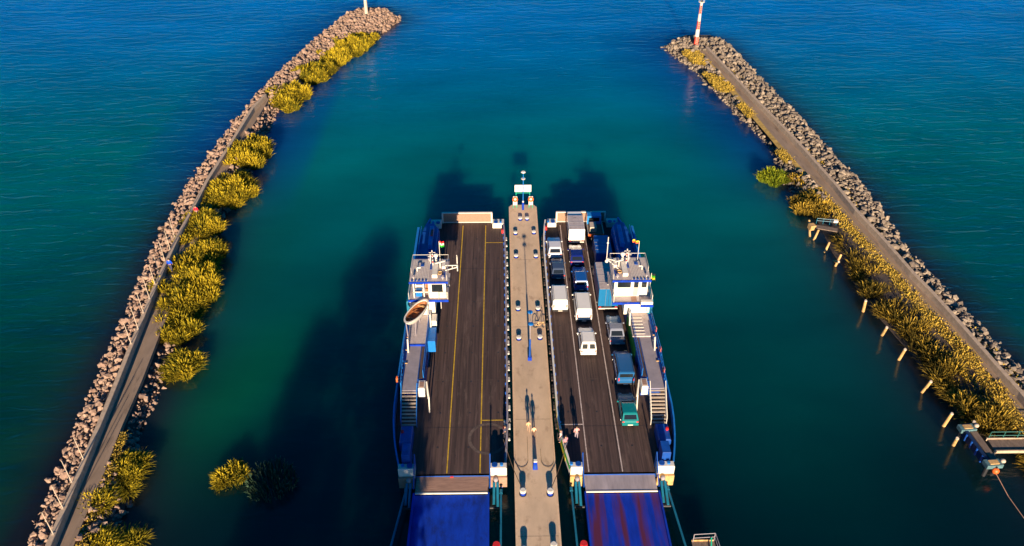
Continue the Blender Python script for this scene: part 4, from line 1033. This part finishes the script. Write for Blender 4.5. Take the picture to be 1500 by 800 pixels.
# ------------------------------------------------------------------ people
def person(x,y,z,label,top,legs,heading=0,scale=1.0,pose='walk',cat='person'):
    t=thing('person',label,cat,(x,y,z))
    def limb(pts,rad,name,m,par=None,sub=1):
        me=bpy.data.meshes.new(name);me.from_pydata([(p[0]*scale,p[1]*scale,p[2]*scale) for p in pts['v']],pts['e'],[]);me.update()
        me.materials.append(m);o=bpy.data.objects.new(name,me);C.objects.link(o);o.parent=t
        sk=o.modifiers.new('skin','SKIN');sk.use_smooth_shade=True
        for i,r in enumerate(rad):me.skin_vertices[0].data[i].radius=(r*scale,r*scale)
        me.skin_vertices[0].data[0].use_root=True
        sb=o.modifiers.new('sub','SUBSURF');sb.levels=sub;sb.render_levels=sub
        o.rotation_euler=(0,0,heading);return o
    st=.16 if pose=='walk' else .03
    # one continuous body: pelvis, spine, neck, head, arms, legs
    v=[(0,0,.95),(0,0,1.15),(0,.01,1.38),(0,.01,1.50),(0,.03,1.60),(0,.03,1.70),
       (-.18,0,1.42),(-.24,-.04,1.16),(-.25,.06,.92),(-.25,.10,.83),(.18,0,1.42),(.24,.04,1.16),(.25,.12,.94),(.25,.16,.85),
       (-.09,0,.90),(-.10,st*.7,.50),(-.10,st*.5,.08),(-.10,st*.5+.14,.04),(.09,0,.90),(.10,-st*.3,.50),(.10,-st*1.2,.08),(.10,-st*1.2+.14,.04)]
    e=[(0,1),(1,2),(2,3),(3,4),(4,5),(2,6),(6,7),(7,8),(8,9),(2,10),(10,11),(11,12),(12,13),(0,14),(14,15),(15,16),(16,17),(0,18),(18,19),(19,20),(20,21)]
    r=[.13,.12,.14,.055,.085,.075,.06,.045,.035,.035,.06,.045,.035,.035,.085,.06,.04,.035,.085,.06,.04,.035]
    limb({'v':v,'e':e},r,'body',M['skin'])
    v=[(0,0,.98),(0,0,1.15),(0,.01,1.38),(0,.01,1.47),(-.18,0,1.42),(-.24,-.04,1.16),(-.25,.04,.98),(.18,0,1.42),(.24,.04,1.16),(.25,.10,1.0)]
    limb({'v':v,'e':[(0,1),(1,2),(2,3),(2,4),(4,5),(5,6),(2,7),(7,8),(8,9)]},[.15,.145,.165,.07,.085,.065,.052,.085,.065,.052],'jacket',top)
    v=[(0,0,.98),(-.09,0,.90),(-.10,st*.7,.50),(-.10,st*.5,.12),(.09,0,.90),(.10,-st*.3,.50),(.10,-st*1.2,.12)]
    limb({'v':v,'e':[(0,1),(1,2),(2,3),(0,4),(4,5),(5,6)]},[.145,.10,.075,.055,.10,.075,.055],'trousers',legs)
    mb=MB();mb.ball((x,y+.02,z+1.70*scale),.105*scale,.115*scale,.09*scale);o=mb.build('hair',M['hair'],t,True)
    mb=MB()
    for q in(-1,1):mb.ball((x+q*.035,y+.145,z+1.63*scale),.014,.01,.01,6,4)
    o=mb.build('eyes',M['dark'],t);o.rotation_euler=(0,0,heading)
person(*at(774,632,PZ),PZ,'person in a pale orange jacket walking on the pier, further of the two',cloth('peach',(.75,.38,.20)),cloth('tan',(.30,.20,.14)),scale=.85)
person(*at(782,640,PZ),PZ,'person in a light top walking on the pier, nearer of the two',cloth('cream',(.80,.45,.28)),cloth('brown',(.16,.09,.06)),scale=.85)
person(*at(844,643,ZD),ZD,'person in a pink top at the white cross line of the right ferry',cloth('pink',(.65,.28,.28)),cloth('greyp',(.25,.2,.24)),pose='stand')
person(*at(828,657,ZD),ZD,'person in a rose top near the left bulwark of the right ferry',cloth('rose',(.50,.20,.25)),cloth('dark',(.05,.05,.09)),heading=.6,pose='stand')
person(*at(821,648,ZD),ZD,'person in a pale top leaning at the left bulwark of the right ferry',cloth('pale',(.55,.42,.42)),cloth('dark',(.05,.05,.09)),heading=1.2,pose='stand')
x_,y_=at(280,318,1.62);person(xat(Lwall,y_)+.85,y_,1.62,'walker in a red jacket on the left breakwater path',cloth('redj',(.75,.01,.03)),cloth('rose2',(.55,.3,.35)),scale=1.05)
x_,y_=at(246,398,1.62);person(xat(Lwall,y_)+.8,y_,1.62,'walker in a bright blue jacket on the left breakwater path',cloth('bluej',(.0,.08,.85)),cloth('dark',(.05,.05,.09)),scale=1.15)
# crew bicycle like frame on the left deck by the rail
person(*at(740,642,ZD),ZD,'person in dark clothes by the inner rail of the empty left ferry',cloth('dark',(.05,.05,.09)),cloth('dark2',(.03,.03,.05)),heading=1,pose='stand')
# ------------------------------------------------------------------ linkspans and their gear
def linkspan(x0,x1,label,stain):
    t=thing('link_ramp',label,'ramp',((x0+x1)/2,44,0))
    MB().loft([[(x0,48.0,1.2),(x1,48.0,1.2),(x1,48.0,1.5),(x0,48.0,1.5)],[(x0-.2,20,1.3),(x1+.2,20,1.3),(x1+.2,20,1.7),(x0-.2,20,1.7)]]).build('ramp_plate',M['ablue'] if not stain else M['stain'],t)
    for x,dx in((x0,-.2),(x1,.2)):
        MB().loft([[(x-.08,48.0,1.3),(x+.08,48.0,1.3),(x+.08,48.0,1.85),(x-.08,48.0,1.85)],[(x+dx-.08,20,1.3),(x+dx+.08,20,1.3),(x+dx+.08,20,2.05),(x+dx-.08,20,2.05)]]).build('side_kerb',M['ablue'],t)
    MB().tube((x0-1.0,47.0,.9),(x1+1.0,47.0,.9),.12,8).build('cross_beam',M['dark'],t)
    return t
m=mat('ramp_blue_worn',(.002,.03,.36),.75,spec=.2,var=.3,scale=.7,streak=(2,.5,1),attr=None)
N=m.node_tree
wv=N.nodes.new('ShaderNodeTexNoise');wv.inputs['Scale'].default_value=.55;wv.inputs['Detail'].default_value=4
mp=N.nodes.new('ShaderNodeMapping');mp.inputs['Scale'].default_value=(1.6,.12,1);g=N.nodes.new('ShaderNodeNewGeometry');N.links.new(g.outputs['Position'],mp.inputs[0]);N.links.new(mp.outputs[0],wv.inputs['Vector'])
cr=N.nodes.new('ShaderNodeMapRange');cr.inputs[1].default_value=.48;cr.inputs[2].default_value=.62;N.links.new(wv.outputs[0],cr.inputs[0])
mx=N.nodes.new('ShaderNodeMix');mx.data_type='RGBA';b=N.nodes['Principled BSDF'];src=b.inputs['Base Color'].links[0].from_socket
N.links.new(src,mx.inputs[6]);mx.inputs[7].default_value=(.09,.018,.055,1);N.links.new(cr.outputs[0],mx.inputs[0]);N.links.new(mx.outputs[2],b.inputs['Base Color'])
M['stain']=m
linkspan(-8.35,-1.5,'plain blue steel shore ramp joining the empty left ferry',False)
linkspan(7.4,14.2,'blue steel shore ramp with worn purple streaks joining the loaded right ferry',True)
for (a,b,l) in[((-9.2,48.7,1.2),(-11.0,34,1.3),'outermost left'),((-.35,48.4,1.2),(-.45,34,1.3),'pier side left'),((6.2,48.6,1.2),(6.35,34,1.3),'pier side right'),((15.2,48.6,1.2),(16.3,34,1.3),'outermost right')]:
    mb=MB();mb.tube(a,b,.10,10);mb.tube((a[0],a[1]-.05,a[2]),(a[0],a[1]+.35,a[2]),.15,10)
    o=mb.build('guide_pipe',M['teal'],org=a);tag(o,l+' blue pipe running beside a shore ramp','pipe','guide pipes beside the shore ramps')
for x,l in((-.75,'left'),(6.75,'right')):
    t=thing('marker_post','red-topped post cut by the bottom edge, just '+l+' of the pier','post',(x,42.2,0))
    MB().tube((x,42.2,-.5),(x,42.2,2.0),.16,10).build('shaft',M['dark'],t);MB().tube((x,42.2,2.0),(x,42.2,2.2),.34,16,.3).build('top',M['red'],t)
# underwater pile frames beside ramps
# ------------------------------------------------------------------ right bank: timber piles, small jetty, dolphin and footbridge
pls=[(1230,378,1222,375),(1270,435,1265,455),(1301,474,1292,488),(1328,506,1316,525),(1366,553,1349,573),(1397,600,1381,623),(1430,612,1425,628),(1405,636,1398,648)]
lbs=['short timber pile in the gap just below the ruined jetty','first long pale pile below the ruined jetty, half in the reeds','second pale pile along the reed bed, thick with a white head','third pale pile along the reed bed counted from the jetty','fourth pale pile along the reed bed, standing clear in the water','fifth pale pile, nearest above the mooring platform','pale pile touching the far corner of the mooring platform','short pile on the water side of the mooring platform']
for (a,b,c,d),l in zip(pls,lbs):
    x,y=at(c,d,.0);x2,y2=at(a,b,2.6)
    t=thing('timber_pile','leaning '+l,'pile',(x,y,0),'leaning timber piles along the right reed bed')
    MB().tube((x,y,-.8),(x2,y2,2.0),.19,10,.16).build('shaft',M['pile'],t)
    MB().tube((x2,y2,2.0),(x2+(x2-x)*.04,y2+(y2-y)*.04,2.12),.18,10,.12).build('head',M['pole'],t)
# small ruined jetty
jx,jy=at(1202,335,1.4)
t=thing('ruined_jetty','small ruined timber jetty with pale posts in the shade of reeds','jetty',(jx,jy,0))
MB().obox((jx+.9,jy+.1,1.35),2.8,.9,.12,rz=-.35).build('platform',M['plank'],t)
for (a,b,c,d) in((1186,320,1188,350),(1200,334,1191,352),(1216,352,1207,370),(1233,370,1222,391)):
    x,y=at(c,d,0);x2,y2=at(a,b,1.8);MB().tube((x,y,-.6),(x2,y2,1.5),.16,8,.14).build('post',M['pile'],t)
MB().obox((jx-.9,jy+.8,1.2),.8,.8,.7,rz=.2).build('crib',M['pile'],t)
mb=MB();r0=Vector((jx-.2,jy+1.3,1.9));r1=Vector((jx+2.4,jy+.8,1.9))
for dz in(0,.35):mb.tube(r0+Vector((0,0,dz)),r1+Vector((0,0,dz)),.03,5)
for k in range(4):
    p=r0.lerp(r1,k/3);mb.tube(p-Vector((0,0,.5)),p+Vector((0,0,.35)),.03,5)
mb.build('railing',M['teal'],t);MB().obox((jx+2.2,jy+.8,2.1),.6,.4,.35,rz=-.1).build('white_box',M['white'],t)
# mooring platform, its paints darkened to stand in for shade
ax,ay=at(1412,628,1.6);bx_,by_=at(1450,680,1.6)
t=thing('mooring_platform','blue mooring platform with two pale pile caps beside the footbridge','mooring platform',((ax+bx_)/2,(ay+by_)/2,0))
dirv=Vector((bx_-ax,by_-ay,0));L_=dirv.length;ang=math.atan2(dirv.y,dirv.x);mid=Vector(((ax+bx_)/2,(ay+by_)/2,0))
nrm=Vector((-dirv.y,dirv.x,0)).normalized()
MB().obox(mid+Vector((0,0,1.3)),L_,.35,.9,rz=ang).build('fender_panel',M['navy'],t)
MB().obox(mid+nrm*.75+Vector((0,0,1.55)),L_*.8,.7,.12,rz=ang).build('deck',M['plank'],t)
for e_ in(-1,1):
    c=mid+dirv*.5*e_+nrm*.3;MB().obox(c+Vector((0,0,1.6)),.8,1.6,.45,rz=ang).build('pile_cap',M['dteal'],t)
    MB().obox(c+Vector((0,0,1.86)),.5,.9,.08,rz=ang).build('cap_plate',M['pile'],t)
    for q in(-.4,.4):MB().tube(c+nrm*q+Vector((0,0,-.8)),c+nrm*q+Vector((0,0,1.4)),.18,8).build('pile',M['dark'],t)
    MB().ball(c+nrm*.9+Vector((0,0,1.95)),.24,.24,.2).build('bollard_knob',M['pole'],t,True)
for k in range(4):
    p=mid+dirv*(-.3+.2*k)-nrm*.22;MB().tube(p+Vector((0,0,.9)),p+Vector((0,0,1.75)),.1,8).build('rubbing_strip',M['blue'],t)
x,y=at(1458,690,1.2);t2=thing('buoy','orange ball buoy hanging at the lower end of the mooring platform','buoy',(x,y,1.0));MB().ball((x,y,1.25),.34).build('ball',M['orange'],t2,True);MB().tube((x,y,1.55),(x,y,1.75),.06,8).build('eye',M['dark'],t2)
mb=MB();p0=Vector((x,y,1.1));p1=Vector((*at(1500,760,0),.05));mb.path([p0,p0.lerp(p1,.5)+Vector((0,0,-.25)),p1],.035);o=mb.build('mooring_line',M['rust'],org=p0);tag(o,'reddish line running from the orange buoy to the lower right corner','rope')
fa=Vector((*at(1452,650,1.6),1.6))
t=thing('footbridge','narrow plank footbridge with green rails from the mooring platform to the right bank','footbridge',fa)
fx=fa.x;fy=fa.y-.2
MB().box(fx-.1,fx+7,fy-.75,fy+.75,1.5,1.62).build('deck_boards',M['plank'],t)
for yy in(-.8,.8):MB().box(fx-.2,fx+7,fy+yy-.06,fy+yy+.06,1.4,1.74).build('edge_beam',M['wallc'],t)
mb=MB()
for zz in(2.1,2.6):mb.tube((fx,fy+.8,zz),(fx+7,fy+.8,zz),.035,5)
for k in range(6):mb.tube((fx+k*1.4,fy+.8,1.7),(fx+k*1.4,fy+.8,2.6),.035,5)
mb.build('railing',M['rail_green'],t)
for k in range(3):MB().tube((fx+.6+k*2.8,fy,-.8),(fx+.6+k*2.8,fy,1.45),.15,8).build('pile',M['dark'],t)
# small landing stage by the bottom edge
x,y=at(1032,797,1.6)
t=thing('landing_stage','small wooden landing stage with rusty rail and green post at the bottom edge','landing stage',(x,y,0))
MB().box(x-1.0,x+1.0,y-2.6,y+.45,1.2,1.35).build('deck_boards',M['plank'],t)
MB().box(x-1.0,x+.9,y+.46,y+.55,1.3,1.5).build('edge_beam',M['pile'],t)
mb=MB()
for zz in(1.9,2.4):mb.path([(x-.9,y+.4,zz),(x+.95,y+.5,zz),(x+1.15,y-2.4,zz)],.035)
for p in((x-.9,y+.4),(x+.95,y+.5),(x+1.15,y-1),(x+1.15,y-2.4)):mb.tube((p[0],p[1],1.3),(p[0],p[1],2.4),.04,5)
mb.build('railing',M['grey'],t)
MB().tube((x+.35,y-1.2,1.3),(x+.62,y+.35,2.0),.07,8).build('green_post',M['sgreen'],t)
for dx in(-.8,.8):
    for dy in(-2.2,.2):MB().tube((x+dx,y+dy,-.8),(x+dx,y+dy,1.2),.14,8).build('pile',M['dark'],t)
# ------------------------------------------------------------------ tall shore trees behind the viewpoint (their shade falls on the left berth)
def tree(x,y,h,r,lab):
    t=thing('shore_tree',lab,'tree',(x,y,1.1),'tall trees on the shore behind the berths')
    tr=MB();tr.tube((x,y,.8),(x+.3,y,h*.55),.45,10,.25);tr.tube((x+.3,y,h*.55),(x,y,h*.95),.25,8,.06)
    for k in range(9):
        a=k*2.4;z=h*(.35+.06*k);tr.tube((x+.2,y,z),(x+math.cos(a)*r*.7,y+math.sin(a)*r*.7,z+h*.15),.12,6,.03)
    tr.build('trunk',M['bark'],t)
    mb=MB()
    for k in range(110):
        q=rnd.random();z=h*(.28+.72*q);rr=r*math.sin(math.pi*(.12+.80*q)**.9)**.6
        a=rnd.uniform(0,6.28);d=rr*math.sqrt(rnd.random());cx_,cy_=x+d*math.cos(a),y+d*math.sin(a)
        for _ in range(60):
            v=Vector((rnd.gauss(0,.62),rnd.gauss(0,.62),rnd.gauss(0,.6)));p=Vector((cx_,cy_,z))+v
            u=Vector((rnd.uniform(-1,1),rnd.uniform(-1,1),rnd.uniform(-1,1))).normalized()*.24;w_=u.orthogonal().normalized()*.15
            mb.add([p-u,p+w_,p+u,p-w_],[(0,1,2,3)])
    mb.build('crown',M['leaf'],t)
tree(-16.8,2,22.5,4.9,'tallest leafy tree on the shore behind the left berth')
tree(-21.2,-2,19,2.6,'lower leafy tree on the shore, left of the tallest one')
tree(-10.6,5,16.2,3.5,'medium leafy tree on the shore between the tallest one and the ramp')
